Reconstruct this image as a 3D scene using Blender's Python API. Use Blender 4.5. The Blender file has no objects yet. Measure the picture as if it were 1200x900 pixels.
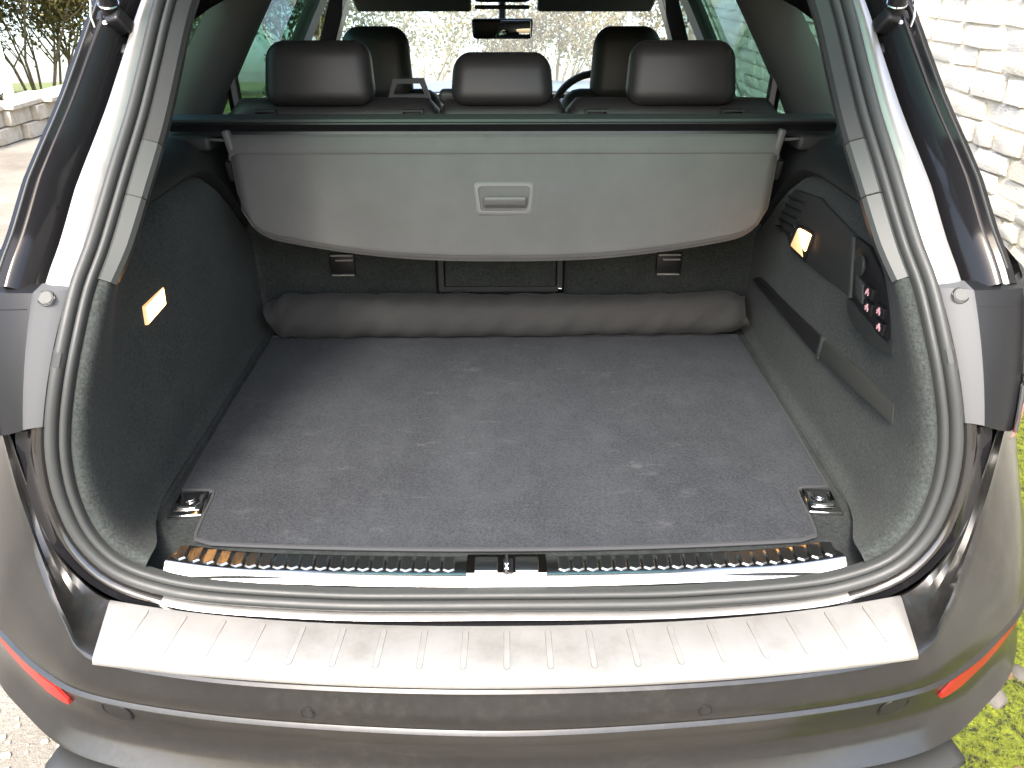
import bpy, bmesh, math, random
from mathutils import Vector, Matrix, noise
R = math.radians
random.seed(7)
scene = bpy.context.scene
col = scene.collection

# ------------------------------------------------------------------ camera
cam_d = bpy.data.cameras.new('camera'); cam = bpy.data.objects.new('camera', cam_d); col.objects.link(cam)
cam_d.sensor_width = 36; cam_d.lens = 28.0; cam_d.clip_start = 0.02; cam_d.clip_end = 2000
cam.location = (0, -.81, 1.60); cam.rotation_euler = (R(90 - 27.2), 0, R(-.5))
scene.camera = cam
# ------------------------------------------------------------------ sky, sun, exposure
SUN_EL, SUN_AZ = 50, 196      # bright thin overcast, sun behind the camera
world = bpy.data.worlds.new('World'); scene.world = world; world.use_nodes = True
wn = world.node_tree; bg = wn.nodes['Background']
sky = wn.nodes.new('ShaderNodeTexSky'); sky.sky_type = 'NISHITA'; sky.sun_disc = False
sky.sun_elevation = R(SUN_EL); sky.sun_rotation = R(SUN_AZ); sky.dust_density = 4.0; sky.air_density = 1.0; sky.ozone_density = .6
# the drive runs down a hillside: in the car's own level frame the true horizon lies 8 degrees lower ahead
wtc = wn.nodes.new('ShaderNodeTexCoord'); wmp = wn.nodes.new('ShaderNodeMapping'); wmp.inputs['Rotation'].default_value = (R(8), 0, 0)
wn.links.new(wtc.outputs['Generated'], wmp.inputs[0]); wn.links.new(wmp.outputs[0], sky.inputs[0])
wn.links.new(sky.outputs[0], bg.inputs[0]); bg.inputs[1].default_value = .15
sd = bpy.data.lights.new('sun', 'SUN'); sd.energy = 1.3; sd.angle = R(14); sd.color = (1, .96, .88)
sun = bpy.data.objects.new('sun', sd); col.objects.link(sun)
sv = Vector((math.sin(R(SUN_AZ)) * math.cos(R(SUN_EL)), math.cos(R(SUN_AZ)) * math.cos(R(SUN_EL)), math.sin(R(SUN_EL))))
sun.rotation_euler = sv.to_track_quat('Z', 'Y').to_euler()
vs = scene.view_settings
vs.view_transform = 'Standard'; vs.look = 'None'; vs.exposure = 2.6; vs.gamma = 1; vs.use_curve_mapping = False
scene.render.engine = 'CYCLES'
scene.cycles.max_bounces = 8; scene.cycles.transparent_max_bounces = 12

# ------------------------------------------------------------------ materials
def mat(name, base=(.5, .5, .5), rough=.5, metal=0, coat=0, spec=.5, sheen=0, trans=0, ior=1.45):
    m = bpy.data.materials.new(name); m.use_nodes = True
    b = m.node_tree.nodes['Principled BSDF']
    b.inputs['Base Color'].default_value = (*base, 1); b.inputs['Roughness'].default_value = rough
    b.inputs['Metallic'].default_value = metal; b.inputs['Coat Weight'].default_value = coat
    b.inputs['Coat Roughness'].default_value = .06; b.inputs['Specular IOR Level'].default_value = spec
    b.inputs['Sheen Weight'].default_value = sheen; b.inputs['Transmission Weight'].default_value = trans
    b.inputs['IOR'].default_value = ior
    return m
def nd(m, t, **kw):
    n = m.node_tree.nodes.new(t)
    for k, v in kw.items(): setattr(n, k, v)
    return n
def lk(m, a, b): m.node_tree.links.new(a, b)
def noise_tex(m, scale, detail=4, rough=.6, coord='Object', stretch=None):
    tc = nd(m, 'ShaderNodeTexCoord'); t = nd(m, 'ShaderNodeTexNoise')
    t.inputs['Scale'].default_value = scale; t.inputs['Detail'].default_value = detail; t.inputs['Roughness'].default_value = rough
    src = tc.outputs[coord]
    if stretch:
        mp = nd(m, 'ShaderNodeMapping'); mp.inputs['Scale'].default_value = stretch; lk(m, src, mp.inputs[0]); src = mp.outputs[0]
    lk(m, src, t.inputs['Vector'])
    return t.outputs['Fac']
def ramp(m, fac, stops):
    r = nd(m, 'ShaderNodeValToRGB'); e = r.color_ramp.elements
    while len(e) < len(stops): e.new(.5)
    for el, (p, c) in zip(e, stops):
        el.position = p; el.color = (*c, 1) if len(c) == 3 else c
    lk(m, fac, r.inputs[0]); return r.outputs[0]
def bsdf(m): return m.node_tree.nodes['Principled BSDF']
def colour(m, out): lk(m, out, bsdf(m).inputs['Base Color'])
def bump(m, fac, strength=.3, dist=.002, coat=False):
    b = nd(m, 'ShaderNodeBump'); b.inputs['Strength'].default_value = strength; b.inputs['Distance'].default_value = dist
    lk(m, fac, b.inputs['Height']); lk(m, b.outputs[0], bsdf(m).inputs['Normal'])
def rough_from(m, fac, lo, hi):
    r = nd(m, 'ShaderNodeMapRange'); r.inputs['To Min'].default_value = lo; r.inputs['To Max'].default_value = hi
    lk(m, fac, r.inputs[0]); lk(m, r.outputs[0], bsdf(m).inputs['Roughness'])
def g(v): return (v, v, v)

M = {}
# gloss dark body paint, clean inside the jamb; paler copy has sky reflection coloured in
m = M['jamb'] = mat('sky_bright_jamb', (.26, .257, .25), .3, .7, 1.0); rough_from(m, noise_tex(m, 50, 5), .24, .38)
m = M['jamb_dark'] = mat('dark_gloss_jamb', (.07, .068, .066), .12, .8, .6); rough_from(m, noise_tex(m, 50, 5), .08, .2)
M['paint'] = mat('gloss_paint', (.008, .008, .009), .1, 0, 0, spec=.3)
f = noise_tex(M['paint'], 60, 5); rough_from(M['paint'], f, .06, .14)
# dusty metallic paint on the outside
m = M['dusty'] = mat('dusty_metallic_paint', (.05, .045, .04), .42, .35, .55)
f1 = noise_tex(m, 3.0, 6, .7); f2 = noise_tex(m, 60, 6, .75); f3 = noise_tex(m, 420, 2, .5)
mx = nd(m, 'ShaderNodeMath', operation='MULTIPLY'); lk(m, f1, mx.inputs[0]); lk(m, f2, mx.inputs[1])
colour(m, ramp(m, mx.outputs[0], [(.10, (.011, .0108, .0103)), (.28, (.016, .0155, .0143)), (.50, (.034, .0325, .0285))]))
rough_from(m, mx.outputs[0], .26, .55)
bsdf(m).inputs['Coat Roughness'].default_value = .14
bump(m, f3, .05, .0004)
m = M['plastic'] = mat('dark_grain_plastic', (.018, .019, .019), .55); bump(m, noise_tex(m, 700, 2), .12, .0004)
m = M['plastic_black'] = mat('black_plastic', (.008, .008, .009), .4)
m = M['shroud'] = mat('grey_matt_plastic', (.075, .077, .080), .45); bump(m, noise_tex(m, 500, 2), .08, .0004)
rough_from(m, noise_tex(m, 14, 5), .42, .62)
m = M['shroud_dark'] = mat('dark_matt_shroud', (.0085, .009, .010), .42, spec=.3); bump(m, noise_tex(m, 500, 2), .08, .0004)
m = M['trim'] = mat('grey_trim_plastic', (.030, .034, .033), .5); bump(m, noise_tex(m, 600, 2), .1, .0004)
m = M['column'] = mat('pillar_cloth', (.075, .082, .08), .9); bump(m, noise_tex(m, 300, 3), .2, .0006)
m = M['rubber'] = mat('seal_rubber', (.030, .032, .0315), .48); bump(m, noise_tex(m, 500, 3), .1, .0005)
rough_from(m, noise_tex(m, 30, 4), .40, .62)
def carpet(name, c0, c1, wear, fine=900, wscale=5):
    m = mat(name, c0, .95, spec=.1, sheen=.04)
    a1 = noise_tex(m, fine, 2, .5); a2 = noise_tex(m, fine * .33, 3, .6); am = nd(m, 'ShaderNodeMath', operation='MULTIPLY_ADD'); lk(m, a2, am.inputs[0]); am.inputs[1].default_value = 1.1; am.use_clamp = True
    ah = nd(m, 'ShaderNodeMath', operation='MULTIPLY_ADD'); lk(m, a1, ah.inputs[0]); ah.inputs[1].default_value = .8; ah.inputs[2].default_value = -.45; lk(m, ah.outputs[0], am.inputs[2]); a = am.outputs[0]; b = noise_tex(m, wscale, 7, .68); c = noise_tex(m, wscale * .55, 5, .7, stretch=(1, .45, 1))
    col1 = ramp(m, a, [(.28, tuple(v * .82 for v in c0)), (.5, tuple((v + w_) / 2 for v, w_ in zip(c0, c1))), (.74, tuple(v * 1.12 for v in c1))])
    w = ramp(m, b, [(.46, g(0)), (.80, g(wear))]); w2 = ramp(m, c, [(.45, g(0)), (.75, g(wear * .9))])
    ad = nd(m, 'ShaderNodeMath', operation='ADD'); lk(m, w, ad.inputs[0]); lk(m, w2, ad.inputs[1])
    mi = nd(m, 'ShaderNodeMix', data_type='RGBA'); lk(m, ad.outputs[0], mi.inputs[0]); lk(m, col1, mi.inputs[6])
    mi.inputs[7].default_value = (c1[0] * 3.4, c1[1] * 3.4, c1[2] * 3.3, 1)
    colour(m, mi.outputs[2]); bump(m, a, .35, .0015)
    return m
M['carpet'] = carpet('side_carpet', (.021, .0240, .0232), (.036, .041, .0395), .10, 620)
M['floor_carpet'] = carpet('floor_carpet', (.0135, .0155, .0155), (.024, .0275, .0275), .12, 620)
M['mat'] = carpet('mat_felt', (.0185, .0202, .0232), (.029, .0318, .0362), .12, 700, 8)
# chalky scuff strokes worn into the mat
def add_scuffs(m):
    old = bsdf(m).inputs['Base Color'].links[0].from_socket
    a = noise_tex(m, 2.4, 3, .5); 
    tc = nd(m, 'ShaderNodeTexCoord'); mp = nd(m, 'ShaderNodeMapping'); mp.inputs['Rotation'].default_value = (0, 0, R(35)); mp.inputs['Scale'].default_value = (11, 30, 1)
    t = nd(m, 'ShaderNodeTexNoise'); t.inputs['Scale'].default_value = 1; t.inputs['Detail'].default_value = 5; t.inputs['Roughness'].default_value = .75
    lk(m, tc.outputs['Object'], mp.inputs[0]); lk(m, mp.outputs[0], t.inputs['Vector'])
    s1 = ramp(m, t.outputs['Fac'], [(.58, g(0)), (.80, g(.42))]); s2 = ramp(m, a, [(.42, g(0)), (.62, g(1))])
    mu = nd(m, 'ShaderNodeMath', operation='MULTIPLY'); lk(m, s1, mu.inputs[0]); lk(m, s2, mu.inputs[1])
    mi = nd(m, 'ShaderNodeMix', data_type='RGBA'); lk(m, mu.outputs[0], mi.inputs[0]); lk(m, old, mi.inputs[6]); mi.inputs[7].default_value = (.16, .16, .16, 1)
    colour(m, mi.outputs[2])
add_scuffs(M['mat'])
m = M['cover'] = mat('luggage_cover_vinyl', (.105, .10, .094), .75, spec=.3)
bump(m, noise_tex(m, 800, 2), .25, .0006)
colour(m, ramp(m, noise_tex(m, 9, 6, .65), [(.3, (.071, .0705, .069)), (.7, (.084, .0835, .0815))]))
m = M['cover_trim'] = mat('cover_plastic', (.088, .087, .085), .5)
m = M['roll'] = mat('roll_cloth', (.035, .035, .034), .9, spec=.2, sheen=.04); bump(m, noise_tex(m, 900, 2), .3, .0006)
m = M['leather'] = mat('dark_leather', (.021, .020, .0195), .46); bump(m, noise_tex(m, 260, 4, .6), .15, .0006)
m = M['chrome'] = mat('bright_chrome', (.72, .72, .72), .08, 1)
m = M['steel'] = mat('polished_steel', (.55, .55, .54), .16, 1); rough_from(m, noise_tex(m, 40, 6, .7, stretch=(.2, 3, 1)), .1, .26)
m = M['satin'] = mat('brushed_bumper_plate', (.45, .44, .42), .42, .75)
f = noise_tex(m, 7, 7, .7); colour(m, ramp(m, f, [(.25, (.33, .315, .285)), (.5, (.46, .45, .43)), (.8, (.52, .515, .50))]))
rough_from(m, noise_tex(m, 20, 6, .7), .34, .58)
m = M['ridge_shade'] = mat('ridge_side_shade', (.085, .078, .065), .7, .3)  # ridge sides coloured darker: their shading is put into the colour
m = M['red'] = mat('red_lens', (.55, .012, .010), .12, 0, 1.0)
m = M['redref'] = mat('red_reflector', (.20, .014, .011), .3, 0, .1, spec=.3)
m = M['pink'] = mat('pink_print', (.75, .42, .46), .5)
m = M['white_print'] = mat('pale_print', (.6, .6, .6), .5)
m = M['tyre'] = mat('tyre_rubber', (.015, .015, .015), .8)
m = M['alloy'] = mat('wheel_alloy', (.5, .5, .5), .3, 1)
m = M['mirror'] = mat('mirror_silver', (.8, .82, .8), .02, 1)
m = M['headliner'] = mat('headliner_cloth', (.10, .10, .095), .95)
def glass(name, tint, refl=1.0):
    m = bpy.data.materials.new(name); m.use_nodes = True; nt = m.node_tree; nt.nodes.clear()
    o = nd(m, 'ShaderNodeOutputMaterial'); tr = nd(m, 'ShaderNodeBsdfTransparent'); gl = nd(m, 'ShaderNodeBsdfGlossy'); mi = nd(m, 'ShaderNodeMixShader'); fr = nd(m, 'ShaderNodeLayerWeight'); pw = nd(m, 'ShaderNodeMath', operation='POWER'); ma = nd(m, 'ShaderNodeMath', operation='MULTIPLY_ADD')
    tr.inputs[0].default_value = (*tint, 1); gl.inputs['Roughness'].default_value = .01; fr.inputs[0].default_value = .5; pw.inputs[1].default_value = 5; ma.inputs[1].default_value = .9; ma.inputs[2].default_value = .04; lk(m, fr.outputs['Facing'], pw.inputs[0]); lk(m, pw.outputs[0], ma.inputs[0])
    lk(m, ma.outputs[0], mi.inputs[0]); lk(m, tr.outputs[0], mi.inputs[1]); lk(m, gl.outputs[0], mi.inputs[2]); lk(m, mi.outputs[0], o.inputs[0])
    return m
M['privacy'] = glass('privacy_glass', (.42, .59, .53))
M['clear'] = glass('clear_glass', (.80, .86, .82))
M['screen'] = glass('dusty_windscreen_glass', (.80, .85, .81))
m = M['screen']; so_ = m.node_tree.nodes['Material Output']; old_ = so_.inputs[0].links[0].from_socket
tl = nd(m, 'ShaderNodeBsdfTranslucent'); tl.inputs[0].default_value = (.8, .8, .75, 1); mxs = nd(m, 'ShaderNodeMixShader'); mxs.inputs[0].default_value = .11
lk(m, old_, mxs.inputs[1]); lk(m, tl.outputs[0], mxs.inputs[2]); lk(m, mxs.outputs[0], so_.inputs[0])
def emit(name, c, s):
    m = mat(name, (.8, .6, .4), .4); b = bsdf(m); b.inputs['Emission Color'].default_value = (*c, 1); b.inputs['Emission Strength'].default_value = s; return m
M['bulb'] = emit('lit_lamp', (1, .46, .13), 4.5)

# ------------------------------------------------------------------ mesh helpers
def link(o, parent=None):
    col.objects.link(o)
    if parent is not None:
        o.parent = parent; o.matrix_parent_inverse = Matrix.Translation(-parent_origin(parent))
    return o
ORIG = {}
def parent_origin(p): return ORIG.get(p.name, Vector((0, 0, 0)))
def empty(name, loc):
    o = bpy.data.objects.new(name, None); col.objects.link(o); o.location = loc; o.empty_display_size = .2; ORIG[o.name] = Vector(loc); return o
def tag(o, label, cat, group=None):
    o['label'] = label; o['category'] = cat
    if group: o['group'] = group
    return o
def mesh(name, V, F, mt, parent=None, smooth=True, angle=40):
    me = bpy.data.meshes.new(name); me.from_pydata([tuple(v) for v in V], [], F); me.validate(); me.update()
    if mt: me.materials.append(M[mt] if isinstance(mt, str) else mt)
    if smooth:
        me.polygons.foreach_set('use_smooth', [True] * len(me.polygons))
        me.set_sharp_from_angle(angle=R(angle))
    o = bpy.data.objects.new(name, me); return link(o, parent)
def fix_normals(o):
    bm = bmesh.new(); bm.from_mesh(o.data); bmesh.ops.recalc_face_normals(bm, faces=bm.faces); bm.to_mesh(o.data); bm.free()
def from_bm(name, bm, mt, parent=None, smooth=True, angle=40):
    me = bpy.data.meshes.new(name); bmesh.ops.recalc_face_normals(bm, faces=bm.faces); bm.to_mesh(me); bm.free()
    if mt: me.materials.append(M[mt] if isinstance(mt, str) else mt)
    if smooth:
        me.polygons.foreach_set('use_smooth', [True] * len(me.polygons)); me.set_sharp_from_angle(angle=R(angle))
    o = bpy.data.objects.new(name, me); return link(o, parent)
def grid_faces(n, k, wrap=False, base=0):
    F = []
    for i in range(n - 1):
        for j in range(k if wrap else k - 1):
            a = base + i * k + j; b = base + i * k + (j + 1) % k
            F.append((a, b, b + k, a + k))
    return F
def loft(name, secs, mt, parent=None, wrap=False, caps=False, solid=0, smooth=True, angle=40, off=-1):
    k = len(secs[0]); V = [p for s in secs for p in s]; F = grid_faces(len(secs), k, wrap)
    if caps: F += [tuple(range(k))[::-1], tuple(range((len(secs) - 1) * k, len(secs) * k))]
    o = mesh(name, V, F, mt, parent, smooth, angle)
    fix_normals(o)
    if solid:
        md = o.modifiers.new('thickness', 'SOLIDIFY'); md.thickness = solid; md.offset = off
    return o
def spline(pts, n):
    """Catmull-Rom through pts, n samples evenly by chord length"""
    P = [Vector(p) for p in pts]; out = []
    dense = []
    for i in range(len(P) - 1):
        p0 = P[i - 1] if i else P[0] * 2 - P[1]; p1 = P[i]; p2 = P[i + 1]; p3 = P[i + 2] if i + 2 < len(P) else P[-1] * 2 - P[-2]
        for k in range(16):
            t = k / 16
            dense.append(.5 * ((2 * p1) + (p2 - p0) * t + (2 * p0 - 5 * p1 + 4 * p2 - p3) * t * t + (3 * p1 - p0 - 3 * p2 + p3) * t ** 3))
    dense.append(P[-1])
    L = [0]
    for a, b in zip(dense, dense[1:]): L.append(L[-1] + (b - a).length)
    j = 0
    for i in range(n):
        d = L[-1] * i / (n - 1)
        while j < len(L) - 2 and L[j + 1] < d: j += 1
        t = (d - L[j]) / max(1e-9, L[j + 1] - L[j]); out.append(dense[j].lerp(dense[j + 1], min(1, t)))
    return out
def tube(name, path, rad, mt, parent=None, seg=10, closed=False, flat=1.0):
    P = [Vector(p) for p in path]; n = len(P); secs = []
    up0 = Vector((0, 0, 1))
    for i in range(n):
        t = (P[(i + 1) % n] - P[i - 1]) if closed else (P[min(i + 1, n - 1)] - P[max(i - 1, 0)])
        t.normalize()
        u = up0 if abs(t.dot(up0)) < .95 else Vector((0, 1, 0))
        a = t.cross(u).normalized(); b = a.cross(t).normalized()
        r = rad[i] if isinstance(rad, (list, tuple)) else rad
        secs.append([P[i] + a * math.cos(2 * math.pi * k / seg) * r + b * math.sin(2 * math.pi * k / seg) * r * flat for k in range(seg)])
    if closed: secs.append(secs[0])
    return loft(name, secs, mt, parent, wrap=True, caps=not closed)
def rbox(name, c, s, mt, parent=None, r=.01, seg=3, rot=None, taper=None, subsurf=0, shape=None):
    bm = bmesh.new(); bmesh.ops.create_cube(bm, size=1)
    for v in bm.verts:
        v.co = Vector((v.co.x * s[0], v.co.y * s[1], v.co.z * s[2]))
        if taper and v.co.z > 0: v.co.x *= taper[0]; v.co.y *= taper[1]
        if taper and len(taper) > 2 and v.co.z < 0: v.co.x *= taper[2]; v.co.y *= taper[3]
    r = min(r, min(s) * .49)
    if r > 0: bmesh.ops.bevel(bm, geom=bm.edges[:], offset=r, segments=seg, profile=.5, affect='EDGES')
    if shape:
        for v in bm.verts: v.co = shape(v.co)
    if rot: bmesh.ops.rotate(bm, verts=bm.verts, cent=(0, 0, 0), matrix=rot)
    bmesh.ops.translate(bm, verts=bm.verts, vec=c)
    o = from_bm(name, bm, mt, parent)
    if subsurf:
        md = o.modifiers.new('sub', 'SUBSURF'); md.levels = md.render_levels = subsurf
    return o
def prism(name, pts, axis, a0, a1, mt, parent=None, bevel=0, seg=2):
    """polygon pts (2D) extruded along axis 'x','y' or 'z' from a0 to a1"""
    def p3(p, a): return {'x': (a, p[0], p[1]), 'y': (p[0], a, p[1]), 'z': (p[0], p[1], a)}[axis]
    bm = bmesh.new(); A = [bm.verts.new(p3(p, a0)) for p in pts]; B = [bm.verts.new(p3(p, a1)) for p in pts]; n = len(pts)
    bm.faces.new(A[::-1]); bm.faces.new(B)
    for i in range(n): bm.faces.new((A[i], A[(i + 1) % n], B[(i + 1) % n], B[i]))
    bmesh.ops.recalc_face_normals(bm, faces=bm.faces)
    if bevel: bmesh.ops.bevel(bm, geom=[e for e in bm.edges if e.calc_face_angle(0) > R(20)], offset=bevel, segments=seg, profile=.5, affect='EDGES')
    return from_bm(name, bm, mt, parent)
def rect_frame(name, x0, x1, z0, z1, w, y0, y1, mt, parent, axis='y'):
    bm = bmesh.new()
    for (a, b, c, d) in ((x0, x1, z1 - w, z1), (x0, x1, z0, z0 + w), (x0, x0 + w, z0 + w, z1 - w), (x1 - w, x1, z0 + w, z1 - w)):
        r_ = bmesh.ops.create_cube(bm, size=1)
        for v in r_['verts']:
            q = ((a + b) / 2 + v.co.x * (b - a), (y0 + y1) / 2 + v.co.y * (y1 - y0), (c + d) / 2 + v.co.z * (d - c))
            v.co = Vector(q) if axis == 'y' else Vector((q[1], q[0], q[2]))
    return from_bm(name, bm, mt, parent, smooth=False)
def lathe(name, prof, c, axis, mt, parent=None, seg=24):
    secs = []
    for (r, h) in prof:
        s = []
        for k in range(seg):
            a = 2 * math.pi * k / seg; u, v = math.cos(a) * r, math.sin(a) * r
            s.append(Vector(c) + Vector({'x': (h, u, v), 'y': (u, h, v), 'z': (u, v, h)}[axis]))
        secs.append(s)
    return loft(name, secs, mt, parent, wrap=True, caps=True)
def mir(p, s): return Vector((p[0] * s, p[1], p[2]))
def lerp(a, b, t): return a + (b - a) * t
def interp(x, X, Yv):
    if x <= X[0]: return Yv[0]
    for i in range(len(X) - 1):
        if x <= X[i + 1]: return lerp(Yv[i], Yv[i + 1], (x - X[i]) / (X[i + 1] - X[i]))
    return Yv[-1]
def sstep(a, b, x):
    t = max(0, min(1, (x - a) / (b - a))); return t * t * (3 - 2 * t)

# ================================================================== THE SETTING
# ------------------------------------------------------------------ ground
def ground_z(x, y):
    d = max(0, y - 10.8); z = -.10 * d
    return z
m = M['ground'] = mat('pale_gravel_ground', (.36, .32, .25), .95)
fa = noise_tex(m, 1.2, 8, .65); fb = noise_tex(m, 90, 5, .7); fc = noise_tex(m, .25, 4, .5)
mm = nd(m, 'ShaderNodeMath', operation='MULTIPLY_ADD'); lk(m, fb, mm.inputs[0]); mm.inputs[1].default_value = .5; lk(m, fa, mm.inputs[2])
colour(m, ramp(m, mm.outputs[0], [(.45, (.075, .065, .05)), (.7, (.15, .135, .11)), (1.0, (.24, .225, .195))])); bump(m, fb, .8, .01)
xs = [-400, -120, -40, -14, -9, -6, -3, -1, 0, 1, 3, 6, 9, 14, 40, 120, 400]; ys = [-300, -60, -20, -5, 0, 5, 10.8, 11.5, 13, 16, 25, 60, 150, 420]
secs = [[Vector((x, y, ground_z(x, y))) for x in xs] for y in ys]
o = loft('ground', secs, 'ground'); o['kind'] = 'structure'
# grass verge beyond the drive
m = M['verge'] = mat('verge_grass', (.13, .16, .035), .9)
colour(m, ramp(m, noise_tex(m, 14, 7, .7), [(.3, (.06, .085, .018)), (.7, (.16, .17, .05))])); bump(m, noise_tex(m, 60, 5), .9, .03)
vx = [-16 + i * .5 for i in range(57)]; vy = [10.0 + random.uniform(-.1, .1), 10.3, 10.8, 11.5, 13, 16, 22, 30]
secs = [[Vector((x, y + .25 * math.sin(x * 1.7) * (j == 0), ground_z(x, y) + .006 + (.05 * noise.noise((x, y, 3)) + .05) * (j > 0))) for x in vx] for j, y in enumerate(vy)]
o = loft('grass_verge', secs, 'verge'); o['kind'] = 'structure'
def grass_blades(name, n, x0, x1, y0, y1, h, mt):
    V = []; F = []
    for i in range(n):
        x = random.uniform(x0, x1); y = random.uniform(y0, y1); z = ground_z(x, y); a = random.uniform(0, 6.28); w = .012; hh = h * random.uniform(.5, 1.2)
        b = len(V); l = random.uniform(-.5, .5) * hh
        V += [(x - w * math.cos(a), y - w * math.sin(a), z), (x + w * math.cos(a), y + w * math.sin(a), z), (x + l, y + l * .5, z + hh)]; F.append((b, b + 1, b + 2))
    o = mesh(name, V, F, mt, smooth=False); o['kind'] = 'stuff'; return o
m = M['blade'] = mat('grass_blade', (.13, .19, .04), .8)
colour(m, ramp(m, noise_tex(m, 6, 3), [(.35, (.07, .11, .02)), (.7, (.20, .21, .06))]))
grass_blades('grass', 14000, -13, 7, 10.1, 14, .13, 'blade')

# ------------------------------------------------------------------ stone house wall on the right
WX = 2.30
m = M['stone'] = mat('pale_limestone', (.5, .45, .36), .9)
oi = nd(m, 'ShaderNodeObjectInfo'); fs = noise_tex(m, 12, 7, .7)
rs = ramp(m, oi.outputs['Random'], [(0, (.64, .60, .52)), (.4, (.72, .69, .63)), (.75, (.60, .55, .45)), (1, (.74, .72, .67))])
mi = nd(m, 'ShaderNodeMix', data_type='RGBA'); mi.blend_type = 'MULTIPLY'; mi.inputs[0].default_value = .8
lk(m, rs, mi.inputs[6]); lk(m, ramp(m, fs, [(.22, (.62, .56, .46)), (.5, (1, 1, 1))]), mi.inputs[7]); colour(m, mi.outputs[2]); bump(m, fs, .8, .02)
m = M['mortar'] = mat('lime_mortar', (.38, .32, .22), .95)
colour(m, ramp(m, noise_tex(m, 5, 6, .7), [(.3, (.46, .38, .25)), (.65, (.70, .66, .56))])); bump(m, noise_tex(m, 60, 4), .6, .01)
wall = empty('house_wall', (WX, 4.5, 0)); tag(wall, 'pale stone house wall of thin rough courses running beside the car', 'wall')
prism('mortar', [(-1.2, -.3), (10.2, -.3), (10.2, 4.2), (-1.2, 4.2)], 'x', WX + .03, WX + .5, 'mortar', wall)
stone_meshes = []
for i in range(14):
    bm = bmesh.new(); bmesh.ops.create_cube(bm, size=1); bmesh.ops.subdivide_edges(bm, edges=bm.edges[:], cuts=1, use_grid_fill=True)
    for v in bm.verts:
        e = sum(abs(abs(c) - .5) < .01 for c in v.co)
        k = 1 - .03 * (e == 2) - .08 * (e == 3)
        v.co = Vector((v.co.x * (1 if e < 2 else .8), v.co.y * k + random.uniform(-.03, .03) * (e > 0), v.co.z * k + random.uniform(-.05, .05)))
        v.co.x += random.uniform(-.06, .06)
    me = bpy.data.meshes.new('stone'); bmesh.ops.recalc_face_normals(bm, faces=bm.faces); bm.to_mesh(me); bm.free(); me.materials.append(M['stone'])
    me.polygons.foreach_set('use_smooth', [True] * len(me.polygons)); me.set_sharp_from_angle(angle=R(50)); stone_meshes.append(me)
stones = []
z = 0.0
while z < 3.6:
    h = random.uniform(.075, .125); y = -1.1 + random.uniform(-.2, 0)
    while y < 10.0:
        w = random.uniform(.14, .40); stones.append((y + w / 2, z + h / 2, w - .014, h - .012)); y += w
    z += h
def vis(st):
    y, z_ = st[0], st[1]
    return 0 if (2.2 < y < 4.6 and .2 < z_ < 1.75) else (1 if (5.2 < y < 8.6 and .4 < z_ < 1.6) else 2)
stones.sort(key=lambda s_: (vis(s_), s_[0]))
rest = []
for i, (y, zc, w, h) in enumerate(stones):
    me = stone_meshes[i % 14]; dx = random.uniform(-.010, .010)
    if i < 300:
        o = bpy.data.objects.new('stone', me); link(o, wall); o.location = (WX + .064 + dx, y, zc); o.scale = (.12, w, h)
    else: rest.append((me, WX + .064 + dx, y, zc, w, h))
V = []; F = []
for (me, x, y, zc, w, h) in rest:
    b = len(V); V += [(x + v.co.x * .12, y + v.co.y * w, zc + v.co.z * h) for v in me.vertices]; F += [tuple(b + k for k in p.vertices) for p in me.polygons]
o = mesh('stonework', V, F, 'stone', wall, angle=50); o['kind'] = 'stuff'

# ------------------------------------------------------------------ low block wall and white building on the left
m = M['block'] = mat('pale_concrete_block', (.42, .38, .31), .9)
fs = noise_tex(m, 9, 7, .7); colour(m, ramp(m, fs, [(.25, (.26, .22, .16)), (.6, (.44, .40, .33)), (.85, (.52, .49, .43))])); bump(m, fs, .5, .01)
lw = empty('low_block_wall', (-5.4, 7.2, 0)); tag(lw, 'low pale concrete block wall with flat coping edging the drive', 'wall')
def wall_x(y): return -5.20 + (y - 8.1) * .17
k = 0
for c in range(2):
    y = 4.4 + (.2 if c else 0)
    while y < 9.3:
        L = .42; x = wall_x(y + L / 2)
        rbox('block', (x - .18, y + L / 2, .085 + c * .165), (.34, L - .014, .155), 'block', lw, r=.008, seg=1, rot=None); y += L
y = 4.35
while y < 9.3:
    x = wall_x(y + .3); rbox('coping_slab', (x - .25, y + .3, .362), (.58, .595, .055), 'block', lw, r=.01, seg=1); y += .6
m = M['render'] = mat('white_render', (.78, .77, .74), .85); bump(m, noise_tex(m, 40, 4), .3, .01)
wb = empty('white_building', (-8, 11, 0)); tag(wb, 'plain white rendered building behind the low block wall', 'building')
bm = bmesh.new(); bmesh.ops.create_cube(bm, size=1)
rz = Matrix.Rotation(R(38), 4, 'Z'); corner = Vector((-5.72, 9.05, 0))
for v in bm.verts: v.co = corner + rz @ Vector(((v.co.x - .5) * 7, (v.co.y + .5) * 5, (v.co.z + .5) * 3.6))
from_bm('wall', bm, 'render', wb, smooth=False)
m = M['slate'] = mat('grey_slate', (.12, .12, .13), .7)
rv = [corner + rz @ Vector(p) for p in ((-7.3, -.3, 3.55), (.3, -.3, 3.55), (.3, 5.3, 3.55), (-7.3, 5.3, 3.55), (-7.3, 2.5, 5.2), (.3, 2.5, 5.2))]
mesh('roof', rv, [(0, 1, 5, 4), (2, 3, 4, 5), (1, 2, 5), (3, 0, 4), (0, 3, 2, 1)], 'slate', wb, smooth=False)
m = M['tuft'] = mat('dark_tuft_leaf', (.03, .035, .02), .8)
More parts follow.
